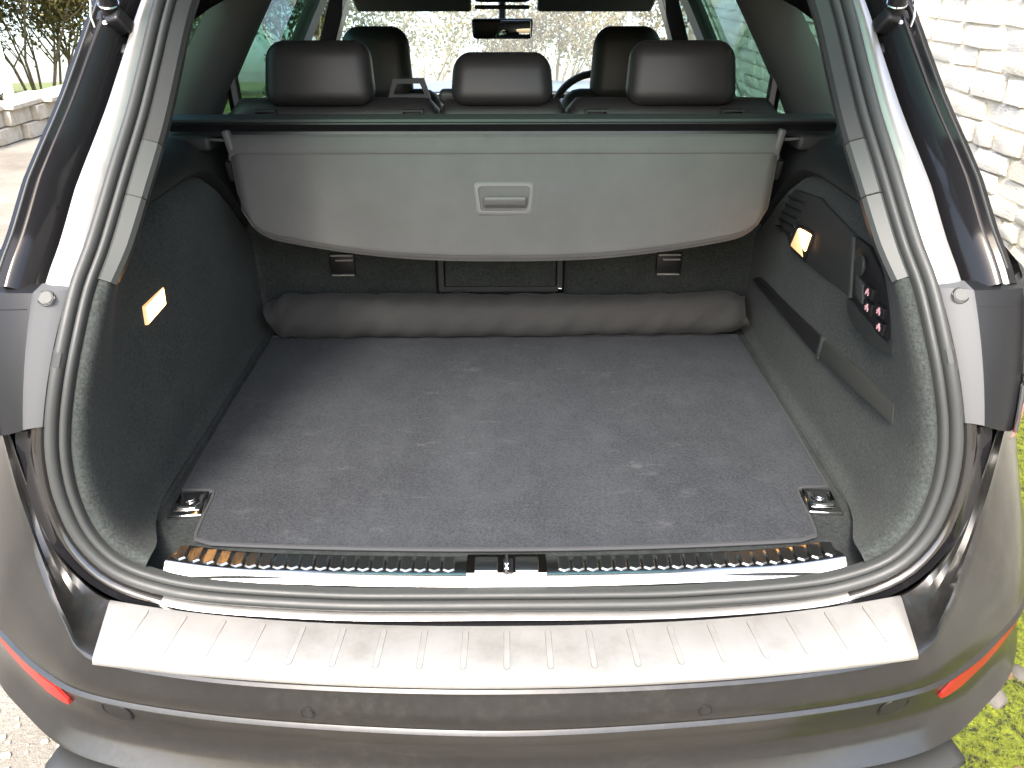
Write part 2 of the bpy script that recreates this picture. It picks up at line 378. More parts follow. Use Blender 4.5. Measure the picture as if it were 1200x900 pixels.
for i, (x, y) in enumerate(((-5.62, 8.62), (-5.52, 8.42), (-5.44, 8.3))):
    V = []; F = []
    for q in range(40):
        a = random.uniform(0, 6.28); l = random.uniform(.02, .05); h = random.uniform(.02, .06); b = len(V)
        V += [(x + math.cos(a) * .008, y + math.sin(a) * .008, .388), (x - math.cos(a) * .008, y - math.sin(a) * .008, .388), (x + math.cos(a) * l, y + math.sin(a) * l, .39 + h)]; F.append((b, b + 1, b + 2))
    tag(mesh('plant_tuft', V, F, 'tuft', smooth=False), 'small dark plant tuft on the coping of the low block wall', 'plant', 'plant tufts on the low wall')

# ------------------------------------------------------------------ trees and bushes
m = M['bark'] = mat('grey_brown_bark', (.17, .13, .08), .95); colour(m, ramp(m, noise_tex(m, 18, 5, .7, stretch=(1, 1, .3)), [(.3, (.22, .18, .10)), (.7, (.40, .34, .22))])); bump(m, noise_tex(m, 30, 4), .8, .02)
def leaf_mat(name, a, b_):
    m = mat(name, a, .7); colour(m, ramp(m, noise_tex(m, 1.6, 5, .7), [(.3, a), (.7, b_)]))
    nt = m.node_tree; t = nd(m, 'ShaderNodeBsdfTranslucent'); t.inputs[0].default_value = (*b_, 1); ad = nd(m, 'ShaderNodeMixShader'); ad.inputs[0].default_value = .35
    o = nt.nodes['Material Output']; lk(m, bsdf(m).outputs[0], ad.inputs[1]); lk(m, t.outputs[0], ad.inputs[2]); lk(m, ad.outputs[0], o.inputs[0]); return m
M['leaf_olive'] = leaf_mat('spring_leaf_olive', (.17, .155, .04), (.30, .27, .10))
M['leaf_green'] = leaf_mat('spring_leaf_green', (.07, .095, .025), (.15, .17, .05))
M['leaf_brown'] = leaf_mat('twig_brown', (.12, .10, .055), (.22, .18, .10))
def add_tube(V, F, p0, p1, r0, r1, seg=5):
    d = (p1 - p0).normalized(); u = d.cross(Vector((.3, .9, .2))).normalized(); w = d.cross(u); b = len(V)
    for (p, r) in ((p0, r0), (p1, r1)):
        for k in range(seg): V.append(p + u * math.cos(6.283 * k / seg) * r + w * math.sin(6.283 * k / seg) * r)
    for k in range(seg): F.append((b + k, b + (k + 1) % seg, b + seg + (k + 1) % seg, b + seg + k))
def tree(name, label, cat, base, h, spread, stems, leaves, lm, group=None, lean=.25, leafsize=.035, low=.12, r0=.034):
    x, y = base; z0 = ground_z(x, y) - .05; t = empty(name, (x, y, z0)); tag(t, label, cat, group)
    V = []; F = []; tips = []
    def grow(p, d, L, r, lev):
        n = 3; q = p
        for i in range(n):
            d2 = (d + Vector((random.gauss(0, .14), random.gauss(0, .14), random.gauss(.03, .06)))).normalized(); q2 = q + d2 * L / n
            add_tube(V, F, q, q2, r * (1 - .22 * i), r * (1 - .22 * (i + 1)), 5 if lev < 2 else 3)
            if lev >= 1: tips.append((q2.copy(), L * .35))
            if lev < 3 and (i or lev == 0):
                for c in range(2 if lev < 2 else 2):
                    dd = (d2 + Vector((random.gauss(0, .55), random.gauss(0, .55), random.gauss(.05, .3)))).normalized(); grow(q2, dd, L * random.uniform(.4, .62), r * .5, lev + 1)
            q = q2; d = d2
    for s in range(stems):
        a = random.uniform(0, 6.28); d = Vector((math.cos(a) * lean, math.sin(a) * lean, 1)).normalized()
        grow(Vector((x + math.cos(a) * spread * .12, y + math.sin(a) * spread * .12, z0)), d, h * random.uniform(.75, 1.0) * .75, r0 * random.uniform(.7, 1.1), 0)
    mesh('trunk', V, F, 'bark', t)
    V = []; F = []
    cl = [p for p in tips if p[0].z - z0 > h * low]
    for i in range(leaves):
        c, rr = random.choice(cl); p = c + Vector((random.gauss(0, 1), random.gauss(0, 1), random.gauss(0, 1))) * (.07 * spread + .05)
        s = leafsize * random.uniform(.6, 1.4); u = Vector((random.gauss(0, 1), random.gauss(0, 1), random.gauss(0, 1))).normalized(); w = u.cross(Vector((random.random(), random.random(), random.random()))).normalized(); b = len(V)
        V += [p - u * s, p + w * s * .55, p + u * s, p - w * s * .55]; F.append((b, b + 1, b + 2, b + 3))
    mesh('crown', V, F, lm, t, smooth=False)
    return t
tree('tree', 'multi-stemmed olive tree with bending trunks next to the white building', 'tree', (-6.75, 11.6), 2.9, 1.5, 8, 20000, 'leaf_olive', 'trees beyond the drive', .30, .034, .02, .026)
tree('tree', 'slim upright tree with thin straight stems on the grass verge', 'tree', (-6.2, 12.2), 3.0, 1.3, 7, 16000, 'leaf_olive', 'trees beyond the drive', .2, .034, .02, .022)
tree('tree', 'leafy tree behind the verge seen over the car side rail', 'tree', (-5.6, 12.6), 2.8, 1.5, 8, 20000, 'leaf_olive', 'trees beyond the drive', .32, .034, .02, .024)
tree('tree', 'tall tree outside the passenger side rear door window', 'tree', (-4.3, 11.4), 3.4, 1.8, 6, 9000, 'leaf_green', 'trees beyond the drive', .32, .04, .03)
tree('tree', 'dense bush outside the passenger side front door window', 'tree', (-2.9, 12.2), 2.6, 1.8, 6, 8000, 'leaf_green', 'trees beyond the drive', .4, .04, .03)
for i, (x, y, h, lb) in enumerate(((-1.5, 14.5, 1.9, 'broad straggly bush behind the front passenger headrest'), (-.1, 14.0, 1.75, 'straggly brown bush seen through the windscreen above the middle headrest'), (.95, 14.6, 2.0, 'straggly brown bush seen below and right of the interior mirror'), (1.75, 13.6, 2.1, 'upright twiggy bush seen left of the driver headrest'))):
    tree('bush', lb, 'bush', (x, y), h, 1.3, 6, 2000, 'leaf_brown' if i % 2 else 'leaf_olive', 'bushes ahead of the car', .55, .04, .02, .025)
m = M['galv'] = mat('galvanised_pole', (.4, .42, .44), .5, .6)
o = lathe('pole', [(.045, -.4), (.045, 4.2), (.02, 4.25)], (1.86, 12.2, ground_z(1.86, 12.2)), 'z', 'galv', seg=12); tag(o, 'slim grey metal pole standing ahead of the car by the verge', 'pole')

# ------------------------------------------------------------------ moss, leaves, stones by the rear right corner
m = M['moss'] = mat('yellow_green_moss', (.22, .25, .03), .95)
colour(m, ramp(m, noise_tex(m, 48, 7, .75), [(.41, (.018, .020, .006)), (.47, (.10, .125, .008)), (.68, (.21, .24, .015))])); bump(m, noise_tex(m, 220, 4, .7), 1, .01)
nx, ny = 90, 190; x0, x1, y0, y1 = .72, 2.34, -.5, 3.0
def moss_h(x, y): return .006 + .022 * max(0, noise.noise((x * 6, y * 6, 0)) + .25) + .012 * abs(noise.noise((x * 26, y * 26, 4))) + .006 * noise.noise((x * 70, y * 70, 2))
secs = [[Vector((lerp(x0, x1, i / nx), lerp(y0, y1, j / ny), moss_h(lerp(x0, x1, i / nx), lerp(y0, y1, j / ny)) * min(1, i / 4))) for i in range(nx + 1)] for j in range(ny + 1)]
o = loft('moss', secs, 'moss'); o['kind'] = 'stuff'
V = []; F = []
for i in range(26000):
    x = random.uniform(.8, 2.25); y = random.uniform(-.2, 2.2)
    if noise.noise((x * 6, y * 6, 0)) < -.22: continue
    z = moss_h(x, y) - .002
    for q in range(2):
        a = random.uniform(0, 6.28); l = random.uniform(.002, .006); h = random.uniform(.005, .013); w = .0022; b = len(V)
        V += [(x - w * math.sin(a), y + w * math.cos(a), z), (x + w * math.sin(a), y - w * math.cos(a), z), (x + l * math.cos(a), y + l * math.sin(a), z + h)]; F.append((b, b + 1, b + 2))
o = mesh('moss_fronds', V, F, 'moss', smooth=False); o['kind'] = 'stuff'
m = M['dry_leaf'] = mat('dry_leaf', (.33, .24, .15), .8)
oi = nd(m, 'ShaderNodeObjectInfo'); colour(m, ramp(m, oi.outputs['Random'], [(0, (.13, .075, .035)), (.5, (.22, .17, .11)), (1, (.08, .045, .025))]))
def leaf_mesh():
    V = []; F = []; n = 7; cu = random.uniform(.15, .5); tw = random.uniform(-.3, .3)
    for i in range(n):
        t = i / (n - 1); w = .5 * math.sin(math.pi * min(1, t * .92 + .05)) ** .8 * (1 + .12 * (i % 2))
        for s in (-1, 0, 1): V.append(((t - .5), s * w * .62, cu * (abs(s) * .35 * w + (t - .5) ** 2) + tw * s * (t - .5) * .4))
    F = grid_faces(n, 3)
    me = bpy.data.meshes.new('leaf'); me.from_pydata(V, [], F); me.materials.append(M['dry_leaf']); me.polygons.foreach_set('use_smooth', [True] * len(me.polygons)); return me
lms = [leaf_mesh() for i in range(5)]
for i in range(46):
    x = random.uniform(.98, 1.75); y = random.uniform(.15, 1.5)
    o = bpy.data.objects.new('dry_leaf', lms[i % 5]); link(o); o.location = (x, y, moss_h(x, y) + .008); o.rotation_euler = (random.gauss(0, .3), random.gauss(0, .3), random.uniform(0, 6.28)); s = random.uniform(.03, .065); o.scale = (s, s, s)
    tag(o, 'dry brown fallen leaf lying on the moss beside the car', 'leaf', 'fallen leaves on the moss')
m = M['pebble'] = mat('grey_pebble', (.28, .26, .24), .85); oi = nd(m, 'ShaderNodeObjectInfo'); colour(m, ramp(m, oi.outputs['Random'], [(0, (.05, .046, .042)), (.6, (.085, .078, .07)), (1, (.13, .12, .112))]))
def pebble_mesh():
    bm = bmesh.new(); bmesh.ops.create_icosphere(bm, subdivisions=2, radius=1)
    o3 = random.uniform(0, 50)
    for v in bm.verts: v.co *= 1 + .35 * noise.noise(v.co * 1.3 + Vector((o3, 0, 0))); v.co.z *= .55
    me = bpy.data.meshes.new('pebble'); bm.to_mesh(me); bm.free(); me.materials.append(M['pebble']); me.polygons.foreach_set('use_smooth', [True] * len(me.polygons)); me.set_sharp_from_angle(angle=R(40)); return me
pms = [pebble_mesh() for i in range(4)]
for i in range(16):
    x = random.uniform(1.0, 1.7); y = random.uniform(.2, 1.5); o = bpy.data.objects.new('stone_chip', pms[i % 4]); link(o); s = random.uniform(.016, .034); o.scale = (s * 1.3, s, s); o.location = (x, y, moss_h(x, y) + s * .1); o.rotation_euler = (0, 0, random.uniform(0, 6.28))
    tag(o, 'small grey stone chip half sunk in the moss', 'stone', 'stone chips in the moss')
V = []; F = []
pts = [v.co for v in pms[0].vertices]
ico = bmesh.new(); bmesh.ops.create_icosphere(ico, subdivisions=1, radius=1); iv = [v.co.copy() for v in ico.verts]; ifc = [tuple(v.index for v in f_.verts) for f_ in ico.faces]; ico.free()
for i in range(2600):
    x = random.uniform(-2.4, -.7); y = random.uniform(-.4, 2.6); s = random.uniform(.003, .011); b = len(V); ph = random.uniform(0, 6)
    V += [(x + v.x * s * (1.2 + .3 * math.sin(ph)), y + v.y * s, s * .3 + v.z * s * .7) for v in iv]; F += [tuple(b + k for k in f_) for f_ in ifc]
o = mesh('gravel', V, F, 'block', smooth=False); o['kind'] = 'stuff'

# ================================================================== THE CAR
car = empty('car', (0, 2.0, 0)); tag(car, 'dark metallic estate SUV with its tailgate raised and boot empty', 'car')
# tailgate aperture: the line of the rubber seal, right half, bottom centre -> top centre
AP_K = [(0, .160, .697), (.14, .160, .697), (.28, .161, .699), (.46, .163, .713), (.55, .165, .732), (.62, .171, .764), (.664, .181, .818), (.684, .193, .885), (.688, .206, .95), (.683, .221, 1.005),
        (.673, .237, 1.055), (.661, .262, 1.11), (.647, .315, 1.185), (.632, .365, 1.24), (.617, .45, 1.327), (.607, .53, 1.40), (.602, .60, 1.465), (.594, .70, 1.56), (.575, .79, 1.64), (.52, .85, 1.695), (.40, .88, 1.72), (.2, .89, 1.73), (0, .893, 1.733)]
AP = spline(AP_K, 120)
ZT = [.60, .73, .85, .95, 1.03, 1.10, 1.17, 1.25, 1.4, 1.55, 1.7]; ST = [.10, .11, .15, .22, .4, .75, 1.0, 1.05, 1.06, 1.06, 1.06]
FR = []
for i, p in enumerate(AP):
    t = (AP[min(i + 1, len(AP) - 1)] - AP[max(i - 1, 0)]).normalized()
    s = interp(p.z, ZT, ST); n = Vector((0, -1, s)).normalized()
    o_ = t.cross(n).normalized()
    n = o_.cross(t).normalized()
    if o_.dot(p - Vector((0, .4, 1.25))) < 0: o_ = -o_
    if n.y > 0: n = -n
    FR.append((p, n, o_))
FR[0] = (FR[0][0], FR[1][1], Vector((0, FR[1][2].y, FR[1][2].z)).normalized())
FR[-1] = (FR[-1][0], FR[-2][1], Vector((0, FR[-2][2].y, FR[-2][2].z)).normalized())
def at(i, o, d):
    """point at offset o outward from the seal line and d rearward"""
    p, n, ov = FR[i]; return p + ov * o + n * d
def sweep_full(name, prof, mt, parent, **kw):
    """prof(i) -> list of points on the right half; mirrored to a full ring"""
    half = [prof(i) for i in range(len(FR))]
    secs = half + [[mir(q, -1) for q in s] for s in half[::-1][1:]]
    return loft(name, secs, mt, parent, **kw)
def sweep_part(name, prof, i0, i1, side, mt, parent, **kw):
    return loft(name, [[mir(q, side) for q in prof(i)] for i in range(i0, i1 + 1)], mt, parent, **kw)
def idx_z(zv):
    return min((i for i in range(5, 100)), key=lambda i: abs(AP[i].z - zv) + (10 if AP[i].x < .3 else 0))
# ------------------------------------------------------------------ rubber seal
def seal_prof(i):
    pts = [(0, -.012)]
    for k in range(9):
        a = math.pi * k / 8; pts.append((-.009 + .009 * math.cos(a), .003 + .010 * math.sin(a)))
    pts.append((-.0190, -.001))
    for k in range(8):
        a = math.pi * k / 7; pts.append((-.0260 + .0062 * math.cos(a), .0 + .0072 * math.sin(a)))
    pts.append((-.0325, -.012))
    return [at(i, *q) for q in pts]
seal = sweep_full('tailgate_seal', seal_prof, 'rubber', car, angle=60)
for s in (-1, 1):   # the joint of the seal
    i = idx_z(1.09); sweep_part('seal_joint', lambda j: [at(j, a_, b_ + .0012) for a_, b_ in ((.0005, .003), (-.003, .0105), (-.009, .0133), (-.015, .0105), (-.0185, .002))], i, i + 1, s, 'rubber', seal)
# ------------------------------------------------------------------ painted jamb (gutter) outboard of the seal
GF = lambda z: interp(z, [.70, .74, .85, 1.0, 1.15, 1.3, 1.56, 1.7], [.010, .011, .014, .020, .032, .040, .020, .018])   # gutter floor width
GW = lambda z: interp(z, [.70, .74, .85, 1.0, 1.15, 1.3, 1.56, 1.7], [.026, .034, .046, .056, .078, .086, .062, .055])   # outer edge of the gutter
GD = lambda z: interp(z, [.70, .74, .85, 1.0, 1.15, 1.3, 1.56, 1.7], [.030, .026, .020, .012, .006, .004, .004, .004])
W1O = lambda z: interp(z, [.70, .74, .80, .9, 1.0, 1.15, 1.3, 1.56, 1.7], [.012, .013, .014, .014, .018, .034, .042, .022, .018])
W1D = lambda z: interp(z, [.70, .74, .80, .9, 1.0, 1.15, 1.3, 1.56, 1.7], [.016, .014, .012, .010, .008, .006, .004, .004, .004])
W2O = lambda z: interp(z, [.70, .74, .80, .9, 1.0, 1.15, 1.3, 1.56, 1.7], [.019, .032, .040, .044, .052, .060, .056, .040, .030])
W2D = lambda z: interp(z, [.70, .74, .80, .9, 1.0, 1.15, 1.3, 1.56, 1.7], [.044, .012, .002, -.002, -.004, -.02, -.03, -.03, -.03])
def jamb_prof(i):
    z = AP[i].z; o1, d1 = W1O(z), W1D(z)
    return [at(i, *q) for q in ((-.016, -.012), (-.004, -.009), (.003, d1 * .3 - .004), (o1 * .5, d1 * .75), (o1 * .85, d1), (o1, d1 - .0006))]
iJ = idx_z(1.02)
iB = min(range(60), key=lambda i: abs(AP[i].x - .545))
jamb = loft('tailgate_jamb', [[mir(q, -1) for q in jamb_prof(i)] for i in range(iB, 0, -1)] + [jamb_prof(i) for i in range(iB + 1)], 'jamb', car, angle=55)
for s in (-1, 1): sweep_part('corner_jamb', jamb_prof, iB, iJ, s, 'jamb_dark', car, angle=55)  # same paint, darker copy without the sky reflection in its colour
_top = [jamb_prof(i) for i in range(iJ, len(FR))] + [[mir(q, -1) for q in jamb_prof(i)] for i in range(len(FR) - 2, iJ - 1, -1)]
loft('pillar_jamb', _top, 'jamb', car, angle=55)
def gutter_prof(i):
    z = AP[i].z; o1, d1, o2, d2 = W1O(z), W1D(z), W2O(z), W2D(z)
    return [at(i, *q) for q in ((o1 - .0004, d1 - .0008), (o1 + .003, d1 - .004), (lerp(o1, o2, .5), lerp(d1, d2, .7) - .004), (o2, d2 - .004), (o2 + .004, d2 - .02), (o2 + .012, -.07), (o2 + .05, -.12), (o2 + .12, -.16))]
sweep_full('tailgate_gutter', gutter_prof, 'paint', car, angle=50)
# ------------------------------------------------------------------ D pillars outside: wall of the gutter, edge, rounded outer face
def pillar_prof(i):
    z = AP[i].z; w = GW(z); f_ = GF(z)
    pts = [(f_ + .006, -.028), (f_ + .016, -.004), (w - .018, .016), (w - .005, .026), (w, .027), (w + .004, .024), (w + .009, .014), (w + .013, .0125), (w + .02, .016), (w + .034, .012), (w + .046, -.004), (w + .056, -.03), (w + .062, -.07), (w + .09, -.20), (w + .13, -.34)]
    return [at(i, *q) for q in pts]
iT = len(FR) - 26
for s in (-1, 1):
    i0 = idx_z(1.172)
    sweep_part('outer_pillar', pillar_prof, i0, iT, s, 'paint', car, angle=35)
    # thin bright weather strip along the outer face
    def ws(i):
        z = AP[i].z; w = GW(z); return [at(i, w + .022 + .0022 * math.cos(a), .0165 + .0022 * math.sin(a)) for a in (0, 1.05, 2.1, 3.14)]
    sweep_part('weather_strip', ws, i0 + 1, iT, s, 'rubber', car)
def ringm(name, p, n, r, w, mt, parent, seg=36):
    q = Vector((0, 0, 1)).rotation_difference(n).to_matrix()
    return tube(name, [Vector(p) + q @ Vector((math.cos(6.2832 * k / seg) * r, math.sin(6.2832 * k / seg) * r, 0)) for k in range(seg)], w, mt, parent, seg=6, closed=True)
# ------------------------------------------------------------------ lamp shroud panels beside the seal
SH_T = [(.646, .326, 1.176), (.648, .309, 1.184), (.662, .297, 1.187), (.681, .288, 1.1885), (.686, .2835, 1.189), (.691, .2835, 1.189), (.725, .284, 1.189), (.765, .296, 1.188), (.800, .335, 1.187), (.83, .41, 1.186)]
SH_B = [(.682, .232, 1.000), (.6865, .216, 1.004), (.694, .211, 1.006), (.704, .2065, 1.006), (.708, .2035, 1.006), (.713, .2035, 1.004), (.738, .2105, .994), (.765, .224, .984), (.790, .252, .982), (.835, .34, .980)]
SH_M = [(.665, .27, 1.09), (.669, .254, 1.096), (.680, .247, 1.098), (.694, .2405, 1.099), (.698, .2375, 1.099), (.703, .2375, 1.099), (.735, .241, 1.094), (.768, .254, 1.088), (.798, .288, 1.086), (.835, .37, 1.084)]
def sh_row(t): return [Vector(b_) * (1 - t) * (1 - 2 * t) + Vector(m_) * 4 * t * (1 - t) + Vector(t_) * t * (2 * t - 1) for b_, m_, t_ in zip(SH_B, SH_M, SH_T)]
for s in (-1, 1):
    rows = [[p + Vector((0, .012, -.002)) for p in sh_row(0)]] + [sh_row(t) for t in (0, .02, .15, .3, .45, .6, .75, .9, .98, 1)] + [[p + Vector((0, .03, .004)) for p in sh_row(1)]]
    sh = loft('lamp_shroud', [[mir(p, s) for p in r_[4:]] for r_ in rows], 'shroud_dark', car, angle=28)
    loft('jamb_strip', [[mir(p, s) for p in r_[:5]] for r_ in rows], 'shroud', car, angle=28)
    # round plug at the top inner corner
    r95 = sh_row(.955); c = mir(r95[2].lerp(r95[3], .4), s); nn = mir(Vector((-.25, -.8, .55)).normalized(), s)
    q = Vector((0, 0, 1)).rotation_difference(nn).to_matrix()
    bm = bmesh.new()
    bmesh.ops.create_cone(bm, cap_ends=True, segments=24, radius1=.0105, radius2=.0098, depth=.006); bmesh.ops.bevel(bm, geom=[e for e in bm.edges if e.calc_face_angle(0) > .8], offset=.0015, segments=2, affect='EDGES')
    bmesh.ops.rotate(bm, verts=bm.verts, cent=(0, 0, 0), matrix=q); bmesh.ops.translate(bm, verts=bm.verts, vec=c); from_bm('round_plug', bm, 'trim', sh)
    ringm('plug_seam', c + nn * .0005, nn, .0114, .0010, 'plastic_black', sh)
    tube('panel_seam', [mir(sh_row(.885)[k] + Vector((0, -.0002, 0)), s) for k in range(5, 10)], .0007, 'plastic_black', sh, 5)
    tube('shroud_bead', [mir(sh_row(t)[7] + Vector((.006, -.001, 0)), s) for t in [k / 12 for k in range(13)]], .0035, 'trim', sh, 8)
# tail lamps wrapping round the corner outboard of the shroud
for s in (-1, 1):
    rows = (((.793, .250, .972), (.806, .262, .972), (.845, .335, .972), (.88, .45, .972), (.905, .62, .972)), ((.790, .243, .978), (.805, .254, .978), (.846, .327, .978), (.882, .44, .978), (.908, .62, .978)),
            ((.806, .262, 1.03), (.82, .276, 1.03), (.848, .34, 1.03), (.880, .45, 1.03), (.905, .62, 1.03)), ((.822, .295, 1.08), (.832, .305, 1.08), (.848, .36, 1.08), (.875, .46, 1.08), (.898, .62, 1.08)), ((.825, .302, 1.086), (.835, .31, 1.086), (.846, .365, 1.086), (.870, .465, 1.086), (.890, .62, 1.086)))
    rows = [[(x_ - .030, y_ - .030, z_) for x_, y_, z_ in r_] for r_ in rows]
    loft('tail_lamp', [[mir(p, s) for p in r_] for r_ in rows], 'red', car, angle=50)
# ------------------------------------------------------------------ rear bumper
BG = [(0, .113, .704), (.25, .115, .705), (.45, .128, .711), (.615, .155, .723), (.675, .170, .766), (.706, .184, .815), (.724, .199, .870), (.738, .215, .975), (.79, .30, .985), (.86, .42, .985), (.945, .78, .97)]
BR = [(0, -.016, .709), (.25, -.008, .709), (.45, .012, .710), (.610, .049, .713), (.660, .089, .741), (.724, .164, .790), (.757, .210, .852), (.80, .283, .945), (.872, .385, .958), (.930, .52, .958), (.968, .80, .945)]
BK = [(0, -.034, .641), (.24, -.022, .641), (.45, .001, .641), (.62, .036, .642), (.712, .080, .645), (.79, .135, .650), (.868, .203, .658), (.940, .318, .668), (.972, .45, .672), (.984, .61, .675), (.985, .82, .68)]
BM_ = [(0, -.014, .562), (.24, -.002, .562), (.45, .020, .562), (.60, .046, .565), (.70, .080, .570), (.783, .135, .576), (.864, .203, .582), (.934, .32, .595), (.966, .455, .60), (.980, .61, .60), (.983, .82, .60)]
BL = [(0, -.040, .515), (.24, -.028, .515), (.45, -.008, .517), (.58, .008, .520), (.69, .042, .525), (.785, .105, .53), (.872, .180, .535), (.942, .30, .545), (.970, .445, .55), (.981, .61, .55), (.982, .82, .55)]
BU = [(0, .03, .46), (.24, .04, .46), (.45, .06, .46), (.56, .09, .46), (.65, .14, .46), (.74, .20, .46), (.81, .28, .46), (.87, .40, .46), (.9, .5, .46), (.92, .64, .46), (.93, .80, .46)]
NB = 60
def even(pts, keys):   # resample with the same parameter for all rails
    out = []; n = len(pts)
    P = [Vector(p) for p in pts]
    for k in range(NB + 1):
        u = k / NB * (n - 1); i = min(int(u), n - 2); t = u - i
        p0 = P[i - 1] if i else Vector((-P[1].x, P[1].y, P[1].z)); p1 = P[i]; p2 = P[i + 1]; p3 = P[i + 2] if i + 2 < n else P[-1] * 2 - P[-2]
        out.append(.5 * ((2 * p1) + (p2 - p0) * t + (2 * p0 - 5 * p1 + 4 * p2 - p3) * t * t + (3 * p1 - p0 - 3 * p2 + p3) * t ** 3))
    return out
rG, rR, rK, rM, rL, rU = (even(r_, None) for r_ in (BG, BR, BK, BM_, BL, BU))
def bumper_sec(k):
    G, Rr, K, Mm, L, U = rG[k], rR[k], rK[k], rM[k], rL[k], rU[k]
    inn = (G - Rr).normalized(); dn = (K - Rr).normalized()
    side = sstep(.58, .70, G.x)
    pts = [G + Vector((0, .012, -.09)) , G + Vector((0, .004, -.012)), G + Vector((0, .001, -.003)), G - inn * .004]
    for t in (.25, .5, .75):
        p = G.lerp(Rr, t); p += Vector((0, .012, -.014)) * side * math.sin(t * math.pi); pts.append(p)
    pts += [Rr + inn * .010, Rr + inn * .003 + dn * .0008, Rr + dn * .005, Rr + dn * .012]
    out = Vector((.35 * min(1, K.x / .6), -1, 0)).normalized() if K.x < .8 else Vector((1, -.5, 0)).normalized()
    for t in (.35, .65): pts.append((Rr + dn * .012).lerp(K, t) + out * .006 * math.sin(t * math.pi))
    dk = (Mm - K).normalized()
    pts += [K - dn * .0075, K - dn * .005 + out * .002, K - dn * .002 + out * .0036, K + out * .0030, K + dk * .0015 - out * .002, K + dk * .005 - out * .005]
    pts += [K.lerp(Mm, .5) - out * .005, Mm - dk * .012 - out * .003, Mm]
    pts += [Mm.lerp(L, .5) - out * .004, L - (L - Mm) * .12, L, L + (U - L) * .06, L.lerp(U, .5) , U]
    return pts
half = [bumper_sec(k) for k in range(NB + 1)]
bumper = loft('rear_bumper', [[mir(p, -1) for p in s] for s in half[::-1][:-1]] + half, 'dusty', car, angle=28)
# protector plate on the bumper top
def plate_pt(x, t):
    """x across, t 0 back .. 1 front edge"""
    ax = abs(x); yb = .103 + .047 * (ax / .62) ** 2.2; yf = -.010 + .047 * (ax / .6) ** 2.0
    zb = .7095 + .0135 * (ax / .62) ** 4; zf = .7115 + .002 * (ax / .6) ** 3
    return Vector((x, lerp(yb, yf, t), lerp(zb, zf, t) + .003))
secs = []
for i in range(61):
    u = -1 + i / 30; s = []
    for (t, dz, dy) in ((0, -.006, .004), (0, 0, 0), (.06, .001, 0), (.5, .0015, 0), (.92, .001, 0), (.98, -.001, 0), (1.0, -.006, -.0)):
        hw = lerp(.622, .600, t); s.append(plate_pt(u * hw, t) + Vector((0, dy, dz)))
    secs.append(s)
plate = loft('bumper_protector', secs, 'satin', bumper, angle=30, solid=.002, off=1)
fix_normals(plate)
def rib_shape(w, L, h):
    V = []; F = []; out = []
    for a in range(9): th = math.pi * a / 8; out.append((w * math.cos(th), L / 2 - w + w * math.sin(th)))
    for a in range(9): th = math.pi + math.pi * a / 8; out.append((w * math.cos(th), -L / 2 + w + w * math.sin(th)))
    n = len(out)
    V = [(x, y, 0) for x, y in out] + [(x * .66, y * .985, h) for x, y in out]
    F = [(i, (i + 1) % n, n + (i + 1) % n, n + i) for i in range(n)] + [tuple(range(n, 2 * n))]
    me = bpy.data.meshes.new('ridge'); me.from_pydata(V, [], F); me.materials.append(M['satin']); me.materials.append(M['ridge_shade']); me.polygons.foreach_set('material_index', [1] * n + [0]); return me
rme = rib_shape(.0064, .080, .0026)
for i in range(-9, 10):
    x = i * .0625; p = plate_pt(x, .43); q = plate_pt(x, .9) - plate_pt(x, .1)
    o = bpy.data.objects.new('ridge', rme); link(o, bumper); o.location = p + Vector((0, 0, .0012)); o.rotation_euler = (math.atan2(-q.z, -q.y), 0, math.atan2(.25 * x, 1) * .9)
# sensors, covers, reflectors
def face_at(x, t):
    """point and outward normal on the bumper face between rails K and R (t<0 below K)"""
    k = min(range(NB + 1), key=lambda q: abs(rK[q].x - abs(x))); a, b = rK[k], rR[k]; c = rM[k]
    p = a.lerp(b, t) if t >= 0 else a.lerp(c, -t)
    k2 = min(NB, k + 1); tg = (rK[k2] - rK[max(0, k - 1)]).normalized(); upv = (b - a).normalized() if t >= 0 else (a - c).normalized(); n = tg.cross(upv).normalized()
    if n.y > 0: n = -n
    s = 1 if x >= 0 else -1
    return mir(p, s), mir(n, s)
def disc(name, p, n, r, h, mt, parent, seg=28, ring=False):
    bm = bmesh.new(); bmesh.ops.create_cone(bm, cap_ends=True, segments=seg, radius1=r, radius2=r * .94, depth=h)
    bmesh.ops.bevel(bm, geom=[e for e in bm.edges if e.calc_face_angle(0) > .8], offset=h * .2, segments=2, affect='EDGES')
    bmesh.ops.rotate(bm, verts=bm.verts, cent=(0, 0, 0), matrix=Vector((0, 0, 1)).rotation_difference(n).to_matrix()); bmesh.ops.translate(bm, verts=bm.verts, vec=p); return from_bm(name, bm, mt, parent)
for s in (-1, 1):
    p, n = face_at(s * .295, .42); disc('parking_sensor', p + n * .0045, n, .0085, .004, 'dusty', bumper); ringm('sensor_ring', p + n * .0052, n, .0095, .0009, 'plastic_black', bumper)
    p, n = face_at(s * .588, -.42); disc('towing_cover', p - n * .0052, n, .024, .003, 'dusty', bumper); ringm('cover_seam', p - n * .0045, n, .0250, .0010, 'plastic_black', bumper)
    # wedge shaped reflector on the corner
    secs = []
    for x_, h0, h1 in ((.686, -.62, -.50), (.70, -.66, -.24), (.73, -.62, -.18), (.78, -.56, -.16), (.82, -.44, -.15), (.855, -.24, -.15)):
        a, na = face_at(s * x_, h0); b, nb = face_at(s * x_, h1); secs.append([a - na * .004, a + na * .002, b + nb * .000, b - nb * .004])
    loft('reflector', secs, 'redref', bumper, caps=True, angle=30)
